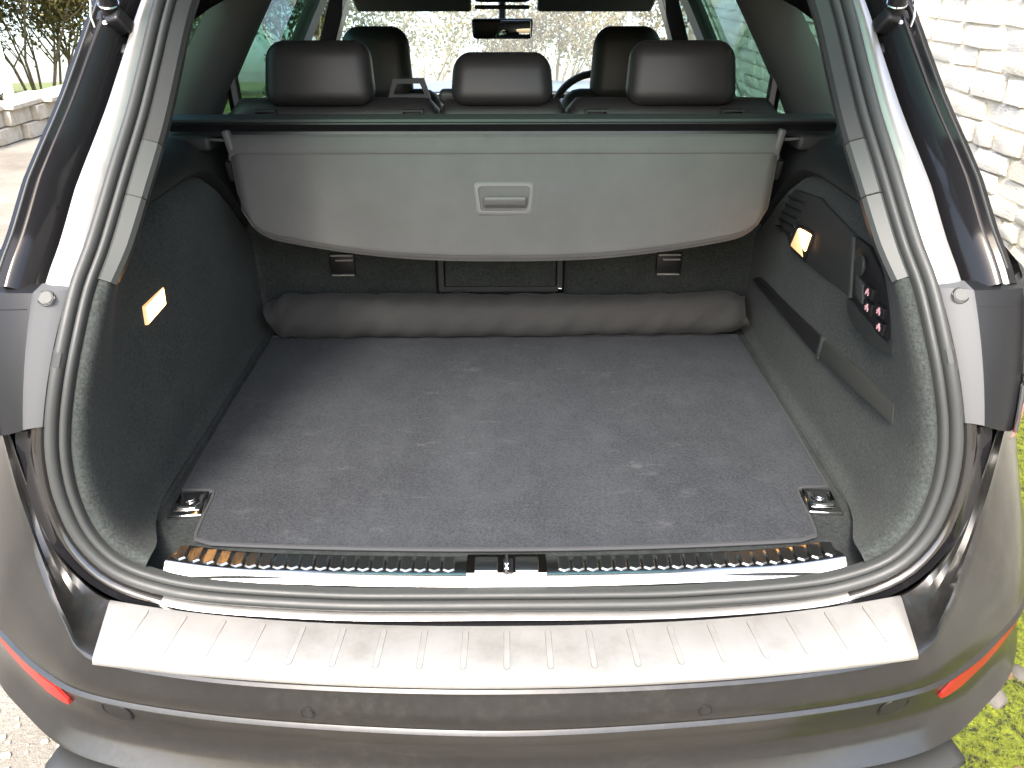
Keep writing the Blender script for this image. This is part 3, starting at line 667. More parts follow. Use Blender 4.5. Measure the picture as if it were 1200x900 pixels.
# lower valance with turned-out corners
secs = []
for k in [k for k in range(0, NB + 1) if rL[k].x < .735]:
    L = rL[k]; U = rU[k]
    out = (L - U); out.z = 0; out.normalize(); fl = sstep(.45, .66, L.x)
    secs.append([L + Vector((0, 0, -.02)) - out * .03, L + Vector((0, 0, -.03 - .008 * fl)) + out * (-.01 + .03 * fl), L + Vector((0, 0, -.038 - .008 * fl)) + out * (-.008 + .032 * fl), L + Vector((0, 0, -.05)) - out * .02, U + Vector((0, 0, -.05))])
loft('lower_valance', [[mir(p, -1) for p in s] for s in secs[::-1][:-1]] + secs, 'plastic', bumper, angle=35, solid=.004)

# ------------------------------------------------------------------ body outside
def side_x(z, y):
    x = interp(z, [.28, .45, .70, .95, 1.10, 1.19], [.92, .965, .985, .972, .935, .885])
    x -= .05 * sstep(3.6, 4.6, y) ** 2 + .0
    return x
def win_x(z): return interp(z, [1.19, 1.30, 1.45, 1.60, 1.68], [.875, .825, .745, .66, .60])
def panel(name, y0, y1, z0, z1, mt, s, n=8, fx=side_x, solid=.02, zt=None):
    secs = []
    for j in range(n + 1):
        y = lerp(y0, y1, j / n); zz0 = z0(y) if callable(z0) else z0
        secs.append([mir((fx(lerp(zz0, z1, k / 10), y), y, lerp(zz0, z1, k / 10)), s) for k in range(11)])
    return loft(name, secs, mt, car, solid=solid)
def arch(yc):
    def f_(y):
        d = .46 ** 2 - (y - yc) ** 2; return max(.30, .40 + math.sqrt(d)) if d > 0 else .30
    return f_
for s in (-1, 1):
    panel('quarter_panel', .79, 1.62, arch(1.0), 1.19, 'dusty', s, 24)
    rd = panel('rear_door', 1.628, 2.50, .32, 1.19, 'dusty', s); fd = panel('front_door', 2.508, 3.40, .32, 1.19, 'dusty', s)
    for d_, y_ in ((rd, 2.32), (fd, 3.22)):
        pass
    panel('front_wing', 3.408, 4.72, arch(3.95), 1.06, 'dusty', s, 24)
    for nm, y_, pr in (('door_handle', 1.78, rd), ('door_handle', 2.66, fd)):
        rbox(nm, (s * .965, y_, 1.02), (.035, .19, .03), 'dusty', pr, r=.012)
    # glass
    def wfx(z, y): return win_x(z)
    for nm, y0, y1, gl in (('quarter_window', .80, 1.34, 'privacy'), ('rear_door_window', 1.50, 2.36, 'privacy'), ('front_door_window', 2.50, 3.15, 'clear')):
        secs = []
        for j in range(7):
            t = j / 6; s_ = []
            for k in range(9):
                z = lerp(1.18, 1.615, k / 8); ya = y0 + (max(0, z - 1.22) * .95 if nm[0] == 'q' else (z - 1.18) * .25 if nm[0] == 'r' else 0); yb = y1 + ((z - 1.18) * .15 if nm[0] == 'q' else (z - 1.18) * .05 if nm[0] == 'r' else -(z - 1.18) * 1.0)
                s_.append(mir((win_x(z), lerp(ya, yb, t), z), s))
            secs.append(s_)
        loft(nm, secs, gl, car, solid=.004)
    # outer window pillars and roof rail (thick enough to be light tight)
    def band(name, fa, fb, mt, dx=.004, th=.05):
        secs = []
        for k in range(9):
            z = lerp(1.17, 1.63, k / 8); x = win_x(z) + dx; ya, yb = fa(z), fb(z); secs.append([mir((x, ya, z), s), mir((x, yb, z), s), mir((x - th, yb, z), s), mir((x - th, ya, z), s)])
        loft(name, secs, mt, car, wrap=True, caps=True, angle=25)
    band('c_pillar', lambda z: 1.33 + (z - 1.18) * .15, lambda z: 1.52 + (z - 1.18) * .25, 'plastic_black')
    band('b_pillar', lambda z: 2.35 + (z - 1.18) * .05, lambda z: 2.51, 'plastic_black')
    band('a_pillar', lambda z: 3.14 - (z - 1.18) * 1.0, lambda z: 3.26 - (z - 1.18) * 1.0, 'plastic_black', th=.07)
    # wheels
    for y_ in (1.0, 3.95):
        w = lathe('wheel', [(.20, -.12), (.33, -.125), (.365, -.10), (.375, -.04), (.375, .04), (.365, .10), (.33, .125), (.25, .12), (.245, .06)], (s * .82, y_, .372), 'x', 'tyre', car, 32)
        for q in range(5):
            a = q * 6.2832 / 5; rm = Matrix.Rotation(a, 3, 'X'); rbox('spoke', Vector((s * .915, y_, .372)) + rm @ Vector((0, 0, .12)), (.03, .06, .24), 'alloy', w, r=.01, rot=rm)
        lathe('rim', [(.19, -.02), (.24, -.02), (.255, .02), (.235, .02)], (s * .91, y_, .372), 'x', 'alloy', w, 32)
for s in (-1, 1):   # upper rear corner between lamp and quarter panel
    loft('corner_panel', [[mir((lerp(xa, xb, k / 6) + .012 * math.sin(3.14 * k / 6), y_, lerp(.955, 1.195, k / 6)), s) for k in range(7)] for y_, xa, xb in ((.335, .815, .785), (.40, .855, .815), (.50, .905, .845), (.65, .955, .870), (.795, .972, .884))], 'dusty', car)
# roof shell, headliner
def roof_sec(y, zoff=0, inset=0):
    h = -.05 * max(0, (y - 1.9) / .7) ** 2 * (y > 1.9) - .03 * max(0, (1.6 - y)) ** 2
    return [Vector((x, y, z + h + zoff)) for x, z in ((-.675 + inset, 1.60), (-.64 + inset, 1.655), (-.56 + inset, 1.69), (-.35, 1.722), (0, 1.735), (.35, 1.722), (.56 - inset, 1.69), (.64 - inset, 1.655), (.675 - inset, 1.60))]
loft('roof', [roof_sec(lerp(.87, 2.62, j / 12)) for j in range(13)], 'dusty', car)
loft('headliner', [roof_sec(lerp(.87, 2.60, j / 12), -.028, .02) for j in range(13)], 'headliner', car, solid=.01)
rbox('roof_header', (0, 2.60, 1.615), (1.16, .12, .05), 'headliner', car, r=.02)
# windscreen, bonnet, dashboard
loft('windscreen', [[Vector((lerp(-w, w, k / 10), y + .10 * (1 - (lerp(-1, 1, k / 10)) ** 2), z)) for k in range(11)] for (y, z, w) in ((3.32, 1.06, .80), (3.10, 1.22, .745), (2.86, 1.40, .685), (2.60, 1.60, .61))], 'screen', car)
def bon_z(x, y): return interp(y, [3.3, 3.6, 4.1, 4.5, 4.75, 4.85], [1.085, 1.088, 1.062, 1.0, .93, .86]) - .055 * (abs(x) / .85) ** 3 + (.012 if .45 < abs(x) < .6 else 0)
loft('bonnet', [[Vector((lerp(-.86, .86, k / 20), y, bon_z(lerp(-.86, .86, k / 20), y))) for k in range(21)] for y in (3.33, 3.4, 3.6, 3.8, 4.0, 4.2, 4.4, 4.55, 4.68, 4.78, 4.86)], 'dusty', car, solid=.02, angle=30)
loft('front_bumper', [[Vector((x * lerp(1, .97, k / 6), y + .06 * math.sin(k / 6 * 3.14), lerp(.86, .28, k / 6))) for k in range(7)] for x, y in ((-.93, 4.4), (-.9, 4.7), (-.7, 4.84), (-.35, 4.9), (0, 4.92), (.35, 4.9), (.7, 4.84), (.9, 4.7), (.93, 4.4))], 'dusty', car, solid=.02)
dash = loft('dashboard', [[Vector((x, y, z)) for x in (-.80, -.5, -.2, 0, .2, .5, .80)] for y, z in ((3.30, 1.03), (3.15, 1.055), (2.98, 1.05), (2.86, 1.02), (2.80, .93), (2.82, .75), (2.9, .6))], 'plastic', car, solid=.02)
rbox('instrument_hood', (.37, 2.86, 1.075), (.36, .20, .07), 'plastic', dash, r=.03)
for dx in (-.075, .075):
    lathe('dial', [(.058, -.004), (.062, 0), (.052, .002)], (.37 + dx, 2.745, 1.07), 'y', 'chrome', dash, 24)
rbox('underbody', (0, 2.35, .47), (1.72, 4.2, .32), 'plastic_black', car, r=.03)
rbox('rear_underbody', (0, .62, .56), (1.28, .80, .28), 'plastic_black', car, r=.02)
# raised tailgate overhead (outer skin, inner trim, window), gas struts
tg = Vector((0, -.905, .43)).normalized()   # direction from hinge to the open end
hinge = Vector((0, .84, 1.765)); tn = Vector((0, .43, .905)).normalized()
def tgp(x, d, h): return hinge + tg * d + tn * h + Vector((x, 0, 0))
bm = bmesh.new()
def tg_half(d): return interp(d, [0, .3, .7, 1.15], [.60, .64, .69, .66])
tgate = loft('tailgate', [[tgp(x * tg_half(d), d, h_) for x, h_ in ((-1, -.02), (-.97, .02), (0, .05), (.97, .02), (1, -.02))] for d in (.66, .8, 1.0, 1.12, 1.16)], 'dusty', car, solid=.03)
for s in (-1, 1): loft('tailgate_frame', [[tgp(s * (tg_half(d) - w_), d, h_) for w_, h_ in ((0, -.02), (.02, .025), (.1, .03), (.11, -.02))] for d in (0, .2, .4, .66)], 'dusty', tgate, solid=.01)
loft('tailgate_window', [[tgp(x * (tg_half(d) - .1), d, .03) for x in (-1, 0, 1)] for d in (.08, .35, .66)], 'privacy', tgate, solid=.004)
loft('tailgate_header', [[tgp(x, d, h_) for x in (-.6, 0, .6)] for d, h_ in ((-.03, .0), (.04, .035), (.10, .03))], 'dusty', tgate, solid=.02)
loft('tailgate_trim', [[tgp(x * (tg_half(d) - .05), d, -.03) for x in (-1, -.5, 0, .5, 1)] for d in (.66, .8, 1.0, 1.12)], 'plastic', tgate, solid=.02)
for s in (-1, 1):
    b0 = Vector((s * .652, .655, 1.535)); b1 = tgp(s * .60, .42, -.03)
    st = tube('gas_strut', [b0 + (b1 - b0) * t for t in (.02, .5, .52, 1)], [.0145, .0145, .009, .009], 'plastic_black', car, 14)
    # mounting bracket with ball joint and bolts
    rbox('strut_bracket', b0 + Vector((s * .002, .012, -.02)), (.040, .022, .070), 'plastic_black', st, r=.004, rot=Matrix.Rotation(R(40), 3, 'X'))
    rbox('strut_end', b0 + Vector((s * -.012, -.008, -.005)), (.030, .028, .036), 'plastic_black', st, r=.006, rot=Matrix.Rotation(R(40), 3, 'X') @ Matrix.Rotation(R(s * 20), 3, 'Y'))
    rbox('bracket_foot', b0 + Vector((s * -.022, -.012, -.06)), (.018, .022, .045), 'plastic_black', st, r=.005, rot=Matrix.Rotation(R(40), 3, 'X'))
    disc('bolt', b0 + Vector((s * .012, -.022, -.016)), Vector((0, -.8, .6)).normalized(), .006, .008, 'steel', st, 8); disc('bolt', b0 + Vector((s * .004, -.022, -.006)), Vector((0, -.8, .6)).normalized(), .0045, .008, 'steel', st, 8)
    q = Vector((0, 0, 1)).rotation_difference((b1 - b0).normalized()).to_matrix(); c_ = b0 + (b1 - b0) * .06
    tube('wire_clip', [c_ + q @ Vector((math.cos(a) * .0158, math.sin(a) * .0158, 0)) for a in [k * .42 for k in range(15)]], .0016, 'steel', st, 6)
    tube('stay', [b0 + Vector((s * .02, -.028, -.012)), b0 + Vector((s * .024, -.026, .004)), b0 + Vector((s * .020, -.022, .03)), b0 + Vector((s * .016, -.016, .055))], .0022, 'steel', st, 6)

# ------------------------------------------------------------------ boot: floor, sill, side panels
PX = lambda y, z: .645 + .012 * sstep(.8, 1.15, y)
iP0 = min(range(5, 60), key=lambda i: abs(AP[i].x - .575)); iP1 = idx_z(1.225)
PANEL_TOP = lambda y: interp(y, [.3, .45, .62, .86, .96, 1.05, 1.13, 1.22], [1.215, 1.215, 1.224, 1.228, 1.218, 1.175, 1.10, 1.02])
panels = {}
for s in (-1, 1):
    secs = []
    rows = list(range(iP0, iP1 + 1)); nr = len(rows); u0 = 0
    za, zb_ = at(rows[0], -.055, 0).z, at(rows[-1], -.055, 0).z; rowh = [(at(i, -.055, 0).z - za) / (zb_ - za) for i in rows]
    for r_i, i in enumerate(rows):
        u = r_i / (nr - 1)
        P0 = at(i, -.030, -.010); P1 = at(i, -.036, -.003); P2 = at(i, -.045, -.005); P3 = at(i, -.055, -.018)
        line = [P0, P1, P2, P3]
        zt = P3.z if P3.z > .80 else lerp(.7365, .80, sstep(0, 1, max(0, (P3.z - .752) / (.80 - .752))))
        for v in (.06, .12, .2, .3, .42, .55, .68, .8, .9, 1.0):
            y = lerp(P3.y, 1.22, v)
            ztop = PANEL_TOP(y); hh = u0 + (u - u0) / (1 - u0) if u > u0 else 0; hh = rowh[r_i]
            zz = lerp(lerp(P3.z, .7365 + (ztop - .7365) * hh, sstep(0, .25, v)), .7365 + (ztop - .7365) * hh, .5)
            # pressed shape: fillet into the floor, soft shoulder at the top, wheel-arch bulge
            x = PX(y, zz) + (.004 if s < 0 else -.001) - .012 * (1 - sstep(.735, .775, zz)) ** 2
            x += .035 * sstep(ztop - .035, ztop, zz) ** 2
            x -= .010 * math.exp(-((y - .74) / .16) ** 2) * sstep(.78, .95, zz) * (1 if s < 0 else 0)
            x += .010 * math.exp(-((y - .42) / .10) ** 2) * sstep(.80, .98, zz)
            k = sstep(0, .28, v); x = lerp(P3.x + (x - P3.x) * k, x, k)
            line.append(Vector((x, y, zz)))
        secs.append([mir(p, s) for p in line])
    o = panels[s] = loft('side_panel', secs, 'carpet', car, angle=70)
    md = o.modifiers.new('sub', 'SUBSURF'); md.levels = md.render_levels = 1
# plastic quarter trim above the carpet up to the window ledge
for s in (-1, 1):
    secs = []
    for j in range(22):
        y = lerp(.40, 1.34, j / 21); zt = PANEL_TOP(y); xm = interp(y, [.40, .60, .95], [.684, .70, .84])
        secs.append([mir(p, s) for p in ((.70, y, zt - .035), (.684, y, zt - .012), (.664 , y, zt - .006), (.654, y, zt + .003), (.655, y, zt + .014), (.666, y, lerp(zt, 1.27, .6)), (.682, y, 1.262), (min(.70, xm), y, 1.276), (min(.74, xm), y, 1.282), (xm, y, 1.285))])
    loft('quarter_trim', secs, 'plastic', car, angle=50)
    # D pillar trim: face beside the seal then the return to the window
    def dp(i):
        p, n, o_ = FR[i]; z = p.z
        a = at(i, -.031, -.012); b = at(i, -.0335, -.003); c = at(i, -.038, -.001); w_ = interp(z, [1.2, 1.25, 1.35, 1.5], [.055, .060, .062, .060])
        d = at(i, -w_ + .004, -.008); e = at(i, -w_, -.016)
        return [a, b, c, d, e, Vector((e.x + .008, e.y + .03, e.z - .006)), Vector((lerp(e.x, win_x(z) - .03, .55), e.y + .11, e.z - .02)), Vector((win_x(z) - .015, e.y + .20, e.z - .03))]
    j0, j1, j2, j3 = idx_z(1.238), idx_z(1.302), idx_z(1.368), len(FR) - 14
    tr = sweep_part('pillar_trim', dp, j2, j3, s, 'plastic', car, angle=30)
    sweep_part('trim_cap', dp, j1, j2, s, 'trim', car, angle=30)
    sweep_part('pillar_trim', dp, j0 - 2, j1, s, 'trim', car, angle=30)
    for j_ in (j1, j2): tube('trim_seam', [mir(p, s) for p in dp(j_)[1:7]], .0013, 'plastic_black', tr, 5)
    # C pillar trim: rounded column behind the rear seat
    secs = []
    for k in range(10):
        z = lerp(1.26, 1.64, k / 9); xw = win_x(z); yb = (z - 1.26) * .45
        secs.append([mir(p, s) for p in ((xw - .005, 1.13 + yb, z), (xw - .03, 1.15 + yb, z), (xw - .065, 1.20 + yb, z), (xw - .088, 1.27 + yb, z), (xw - .095, 1.34 + yb * .8, z), (xw - .088, 1.41 + yb * .7, z), (xw - .06, 1.47 + yb * .6, z), (xw - .02, 1.51 + yb * .5, z))])
    loft('pillar_column', secs, 'column', car, angle=60)
    tube('seat_belt', [mir(p, s) for p in ((.715, 1.40, 1.47), (.712, 1.40, 1.42), (.708, 1.395, 1.35), (.70, 1.38, 1.28))], .018, 'plastic_black', car, 8)
    rbox('belt_loop', (s * .70, 1.39, 1.475), (.03, .05, .06), 'plastic', car, r=.012)
    # ledge under the cassette ends
    rbox('cassette_bracket', (s * .70, 1.045, 1.268), (.10, .10, .035), 'plastic', car, r=.01)
# floor
secs = []
for j in range(30):
    y = lerp(.17, 1.32, j / 29)
    secs.append([Vector((lerp(-.66, .66, k / 40), max(y, .192 if abs(lerp(-.66, .66, k / 40)) < .54 else .178), .7355)) for k in range(41)])
floor = loft('boot_floor', secs, 'floor_carpet', car)
# raised floor ribs beside the mat
for s in (-1, 1):
    tube('floor_rib', [(s * x, y, .7355) for x, y in ((.622, .34), (.628, .37), (.630, .6), (.634, .9), (.637, 1.1))], .006, 'floor_carpet', floor, 8)
# sill plate
sill = empty('loading_sill', (0, .2, .73)); sill.parent = car; sill.matrix_parent_inverse = Matrix.Translation(-parent_origin(car))
def sill_y(x): return .024 * (abs(x) / .56) ** 2
def sill_z(x): return .018 * max(0, (abs(x) - .40) / .16) ** 2 * .8
for s in (-1, 1):
    secs = []
    for i in range(25):
        u = i / 24; s_ = []
        for (d, z_) in ((.238, .733), (.236, .7405), (.230, .7415), (.196, .7410), (.191, .7400), (.187, .7375), (.176, .7285), (.174, .724)):
            xe = lerp(.552, .556, (.238 - d) / .08) ; x = lerp(.0655, xe - (.018 if d > .2 else 0), u); s_.append(Vector((s * x, d + sill_y(x), z_ + sill_z(x))))
        secs.append(s_)
    loft('sill_plate', secs, 'steel', sill, angle=25, caps=False)
rv = [(-.0098, -.013, 0), (.0098, -.013, 0), (.0098, .018, 0), (-.0098, .018, 0), (0, -.0185, 0), (-.0076, -.0125, .0030), (.0076, -.0125, .0030), (.0076, .0165, .0030), (-.0076, .0165, .0030), (0, -.0165, .0028)]
rf = [(5, 9, 6, 7, 8), (1, 2, 7, 6), (2, 3, 8, 7), (3, 0, 5, 8), (0, 4, 9, 5), (4, 1, 6, 9)]
rme2 = bpy.data.meshes.new('rib'); rme2.from_pydata(rv, [], rf); M['ribsteel'] = mat('dark_polished_rib', (.36, .37, .37), .27, 1); rme2.materials.append(M['ribsteel'])
for s in (-1, 1):
    for i in range(20):
        x = .094 + i * .0232; o = bpy.data.objects.new('rib', rme2); link(o, sill); o.matrix_parent_inverse = Matrix.Translation(-Vector((0, .2, .73))); o.location = (s * x, .2135 + sill_y(x), .7412 + sill_z(x)); o.rotation_euler = (0, 0, -s * .10 * x)
st = loft('striker_plate', [[Vector((x, y, z)) for x in (-.0645, -.061, -.058, 0, .058, .061, .0645)] for y, z in ((.240, .735), (.237, .744), (.21, .7435), (.192, .7425), (.187, .739), (.177, .730), (.175, .724))], 'chrome', sill, angle=30)
tube('latch_loop', [(0, .192, .738), (0, .192, .752), (0, .197, .758), (0, .216, .758), (0, .221, .752), (0, .221, .738)], .0032, 'chrome', sill, 8)
rbox('latch_slot', (.003, .208, .7435), (.016, .036, .004), 'plastic_black', sill, r=.001, seg=1)
rect_frame('striker_rim', -.056, .056, .172, .228, .003, .7405, .7455, 'chrome', sill) if False else None
for (x0, x1) in ((-.052, -.014), (.014, .052)): rbox('striker_pad', ((x0 + x1) / 2, .211, .7440), (x1 - x0, .036, .005), 'ribsteel', sill, r=.002)
# lashing eyes
for s in (-1, 1):
    c = Vector((s * .578, .388, .737)); rz = Matrix.Rotation(s * R(-6), 3, 'Z')
    le = rbox('lashing_eye', c + Vector((0, 0, .0015)), (.062, .078, .010), 'chrome', floor, r=.004, rot=rz)
    rbox('recess', c + Vector((0, .004, .0055)), (.046, .058, .004), 'steel', le, r=.0015, rot=rz)
    tube('ring', [c + rz @ Vector(p) for p in ((-.019, .018, .010), (-.019, -.012, .012), (-.014, -.020, .012), (.014, -.020, .012), (.019, -.012, .012), (.019, .018, .010))], .0042, 'chrome', le, 8)
    disc('screw', c + Vector((0, .008, .009)), Vector((0, 0, 1)), .010, .006, 'chrome', le, 20)

# ------------------------------------------------------------------ fittings on the side panels
def yz(name, pts, s, x_in, x_out, mt, parent, bevel=.002): return prism(name, pts, 'x', s * x_in, s * x_out, mt, parent, bevel)
# left lamp: lit, flush diamond lens
M['bulb_r'] = emit('lit_lamp_side', (1, .46, .13), 4.5); M['lamp_glow'] = emit('amber_lamp_glow', (1, .42, .10), .16)
lp = panels[-1]
yz('lamp_bezel', [(.522, 1.037), (.612, 1.042), (.616, 1.078), (.526, 1.072)], -1, .6442, .670, 'lamp_glow', lp, .002)  # bezel emits faint amber: the lens's orange fringe put in as glow
lm_ = yz('boot_lamp', [(.524, 1.039), (.610, 1.044), (.614, 1.076), (.528, 1.070)], -1, .6432, .660, 'bulb', lp, .003)
rp = panels[1]
# right: storage cover, vent, lamp, control recess, lower pocket, strap
cover = yz('storage_cover', [(.600, 1.176), (.80, 1.196), (.955, 1.176), (1.02, 1.09), (.90, 1.052), (.70, 1.058), (.574, 1.068)], 1, .6395, .68, 'plastic', rp, .004)
for i in range(5):
    t = i / 4; ya = lerp(.985, .93, t); zb = lerp(1.085, 1.168, t)
    o = yz('vent_slat', [(ya + .045, zb - .016), (ya + .047, zb - .011), (ya - .062, zb + .001), (ya - .064, zb - .005)], 1, .6385, .65, 'plastic_black', cover, .001)
lampR = [(.82, 1.062), (.905, 1.062), (.878, 1.113), (.797, 1.121)]
yz('lamp_recess', [(.812, 1.055), (.915, 1.056), (.884, 1.119), (.788, 1.128)], 1, .6365, .66, 'plastic_black', cover, .002)
yz('boot_lamp', [(.845, 1.085), (.815, 1.078), (.799, 1.119), (.838, 1.116), (.872, 1.112)], 1, .6335, .645, 'bulb_r', cover, .002)
yz('lamp_diffuser', [(.823, 1.063), (.904, 1.063), (.878, 1.109), (.85, 1.086)], 1, .6350, .645, 'lamp_glow', cover, .001)
ctl = yz('control_recess', [(.598, 1.176), (.536, 1.176), (.470, 1.15), (.405, 1.10), (.392, 1.070), (.40, 1.055), (.563, 1.070)], 1, .6375, .68, 'plastic_black', rp, .003)
yz('recess_edge', [(.606, 1.174), (.596, 1.176), (.561, 1.070), (.571, 1.066)], 1, .6335, .66, 'trim', ctl, .002)
so = lathe('power_socket', [(.016, -.004), (.019, 0), (.017, .003), (.012, .003), (.011, -.002)], (.6355, .548, 1.138), 'x', 'plastic', ctl, 20); ringm('socket_ring', (.6345, .548, 1.138), Vector((1, 0, 0)), .018, .0018, 'trim', ctl, 24)
yz('switch_blank', [(.556, 1.118), (.520, 1.112), (.506, 1.078), (.540, 1.082)], 1, .633, .65, 'trim', ctl, .002)
def icon(y, z, w): 
    k = w
    for (a, b, c, d) in ((-k, -.002, k, .001), (-k * .5, .001, k * .3, .006), (-k, -.006, -k * .6, -.002), (k * .5, -.006, k * .9, -.002)):
        yz('switch_symbol', [(y + a, z + b), (y + c, z + b), (y + c, z + d), (y + a, z + d)], 1, .6305, .636, 'pink', ctl, 0)
for (yc, zc) in ((.494, 1.108), (.484, 1.083), (.440, 1.094), (.428, 1.070)):
    yz('switch', [(yc + .018, zc + .010), (yc - .016, zc + .010), (yc - .018, zc - .010), (yc + .016, zc - .010)], 1, .6318, .65, 'plastic_black', ctl, .0015); icon(yc, zc, .006)
yz('lower_pocket', [(.575, 1.066), (.400, 1.053), (.390, 1.066), (.376, 1.060), (.368, 1.040), (.44, 1.026), (.535, 1.030), (.566, 1.045)], 1, .634, .68, 'plastic', rp, .004)
strap = yz('retaining_strap', [(1.15, .895), (1.12, .912), (.655, .948), (.660, .902)], 1, .6398, .665, 'plastic_black', rp, .001)
M['strapm'] = mat('strap_webbing', (.026, .028, .025), .6)
yz('strap_band', [(.650, .946), (.335, .970), (.327, .938), (.655, .905)], 1, .6385, .66, 'strapm', strap, .001)
yz('strap_clip', [(.662, .950), (.650, .950), (.656, .900), (.668, .900)], 1, .6365, .66, 'trim', strap, .001)
# hooks at the far ends of the panels
for s in (-1, 1): rbox('cargo_hook', (s * .63, 1.05, 1.20), (.016, .02, .05), 'trim', panels[s], r=.005, rot=Matrix.Rotation(R(20), 3, 'X'))
# ------------------------------------------------------------------ rear bench
bench = empty('rear_bench', (0, 1.3, .74)); bench.parent = car; bench.matrix_parent_inverse = Matrix.Translation(-parent_origin(car))
def bk(o): o.matrix_parent_inverse = Matrix.Translation(-Vector((0, 1.3, .74))); return o
ORIG[bench.name] = Vector((0, 1.3, .74))
def bench_back(y0, z): return y0 - (z - .74) * .10
for (x0, x1) in ((-.68, -.182), (-.178, .150), (.154, .68)):
    mid = x0 > -.2 and x1 < .2
    secs = []
    for (z, dy) in ((.70, .02), (.74, .0), (1.0, -.004), (1.25, 0), (1.285, .006), (1.30, .03)):
        secs.append([Vector((x, bench_back(1.245, z) + dy + (.012 if mid and z < 1.2 else 0) + e, z)) for x, e in ((x0, .03), (x0 + .006, .004), (lerp(x0, x1, .5), 0), (x1 - .006, .004), (x1, .03))])
    loft('seat_back', secs, 'carpet', bench, angle=50)
# leather roll along the top of the seat backs
for (x0, x1) in ((-.665, -.165), (-.155, .145), (.155, .665)):
    n = 24; secs = []
    for i in range(n + 1):
        t = i / n; x = lerp(x0, x1, t); e = 1 - max(0, (abs(t - .5) - .44) / .06) ** 2 * .55
        secs.append([Vector((x, 1.245 + .075 * math.cos(a) * (1 if math.cos(a) > 0 else .75), 1.285 + .048 * e * math.sin(a) + .004 * math.sin(t * 40) * .15)) for a in [2 * math.pi * k / 16 for k in range(16)]])
    loft('seat_top', secs, 'leather', bench, wrap=True, caps=True, angle=60)
# headrests
def headrest(name, c, s, parent, mt='leather', bulge=.10, tp=(.93, .8, 1.0, 1.0), r=.035):
    def sh(v):
        u = v.x / (s[0] * .5); w = v.z / (s[2] * .5)
        return Vector((v.x, v.y * (1 - .18 * u * u) + .012 * w, v.z - .010 * (u * u if w > 0 else 0)))
    o = rbox(name, c, s, mt, parent, r=r, seg=5, taper=tp, shape=sh); return o
for x, w, h, zc in ((-.443, .262, .145, 1.393), (-.006, .248, .118, 1.380), (.425, .264, .145, 1.393)):
    hr = headrest('headrest', (x, 1.235, zc), (w, .115, h), bench)
    for dx in (-.06, .06): tube('post', [(x + dx, 1.25, 1.27), (x + dx, 1.25, zc - h * .3)], .006, 'chrome', hr, 8)
    # piping seam round the rear face
for x in (-.57, -.22, .22, .545):
    rf_ = rect_frame('release_recess', x - .026, x + .026, 1.292, 1.314, .004, 1.168, 1.19, 'trim', bench)
    rbox('release_lever', (x, 1.183, 1.303), (.040, .012, .012), 'plastic_black', bench, r=.003)
# silver belt guide frame between the headrests
bgd = []
for (pts) in (((-.29, 1.326), (-.185, 1.326), (-.20, 1.372), (-.275, 1.372)),):
    secs = []
    P = [Vector((x, 1.30, z)) for x, z in pts]; cen = sum(P, Vector()) / 4
    inn = [cen + Vector(((p.x - cen.x) * .74, 0, (p.z - cen.z) * .55 - .001)) for p in P]
    loft('belt_guide', [[a, a + Vector((0, -.02, 0)), b + Vector((0, -.02, 0)), b] for a, b in zip(P + P[:1], inn + inn[:1])], 'trim', bench, wrap=True, angle=30)
rbox('belt_buckle', (-.135, 1.26, 1.335), (.05, .05, .03), 'trim', bench, r=.01)
# seat back latches and load-through flap
for x in (-.432, .435):
    b_ = rbox('latch_cup', (x, 1.222, .915), (.066, .012, .062), 'plastic_black', bench, r=.003)
    for dz in (.027, -.027, .014): rbox('latch_bar', (x + (0 if abs(dz) > .02 else .006), 1.214, .915 + dz), (.060 if abs(dz) > .02 else .046, .006, .004), 'satin', b_, r=.001, seg=1)
rect_frame('flap_frame', -.178, .152, .842, 1.12, .014, 1.208, 1.235, 'plastic', bench)
rbox('flap_panel', (-.013, 1.222, .98), (.296, .016, .28), 'carpet', bench, r=.004)
rbox('flap_latch', (.146, 1.203, .845), (.012, .01, .022), 'chrome', bench, r=.002)
# ------------------------------------------------------------------ front cabin
for s, x in ((-1, -.425), (1, .405)):
    fs_ = rbox('front_seat', (x, 2.02, .90), (.52, .16, .72), 'leather', car, r=.06, seg=4, taper=(.82, .8))
    headrest('front_headrest', (x, 2.03, 1.335), (.245, .12, .235), fs_, tp=(.88, .7, 1, 1), r=.05)
    for dx in (-.06, .06): tube('post', [(x + dx, 2.03, 1.15), (x + dx, 2.03, 1.3)], .007, 'chrome', fs_, 8)
    rbox('seat_cushion', (x, 2.35, .56), (.52, .55, .18), 'leather', fs_, r=.06)
    # sun visor
    rbox('sun_visor', (s * .36, 2.64, 1.515), (.46, .16, .03), 'headliner', car, r=.013, rot=Matrix.Rotation(R(-28), 3, 'X'))
sw = tube('steering_wheel', [Vector((.375, 2.56, 1.075)) + Matrix.Rotation(R(-24), 3, 'X') @ Vector((.185 * math.cos(k * 6.2832 / 40), 0, .185 * math.sin(k * 6.2832 / 40))) for k in range(40)], .015, 'leather', car, 10, closed=True)
rbox('wheel_hub', (.375, 2.585, 1.075), (.16, .05, .12), 'plastic', sw, r=.02, rot=Matrix.Rotation(R(-24), 3, 'X'))
for a in (0, 180, 270): rbox('wheel_spoke', Vector((.375, 2.575, 1.075)) + Matrix.Rotation(R(-24), 3, 'X') @ Vector((.12 * math.cos(R(a)), 0, .12 * math.sin(R(a)))), (.13 if a != 270 else .04, .02, .035 if a != 270 else .13), 'plastic', sw, r=.008, rot=Matrix.Rotation(R(-24), 3, 'X'))
mr = rbox('interior_mirror', (-.008, 2.60, 1.412), (.242, .03, .074), 'plastic_black', car, r=.014, taper=(1.0, 1, .96, 1))
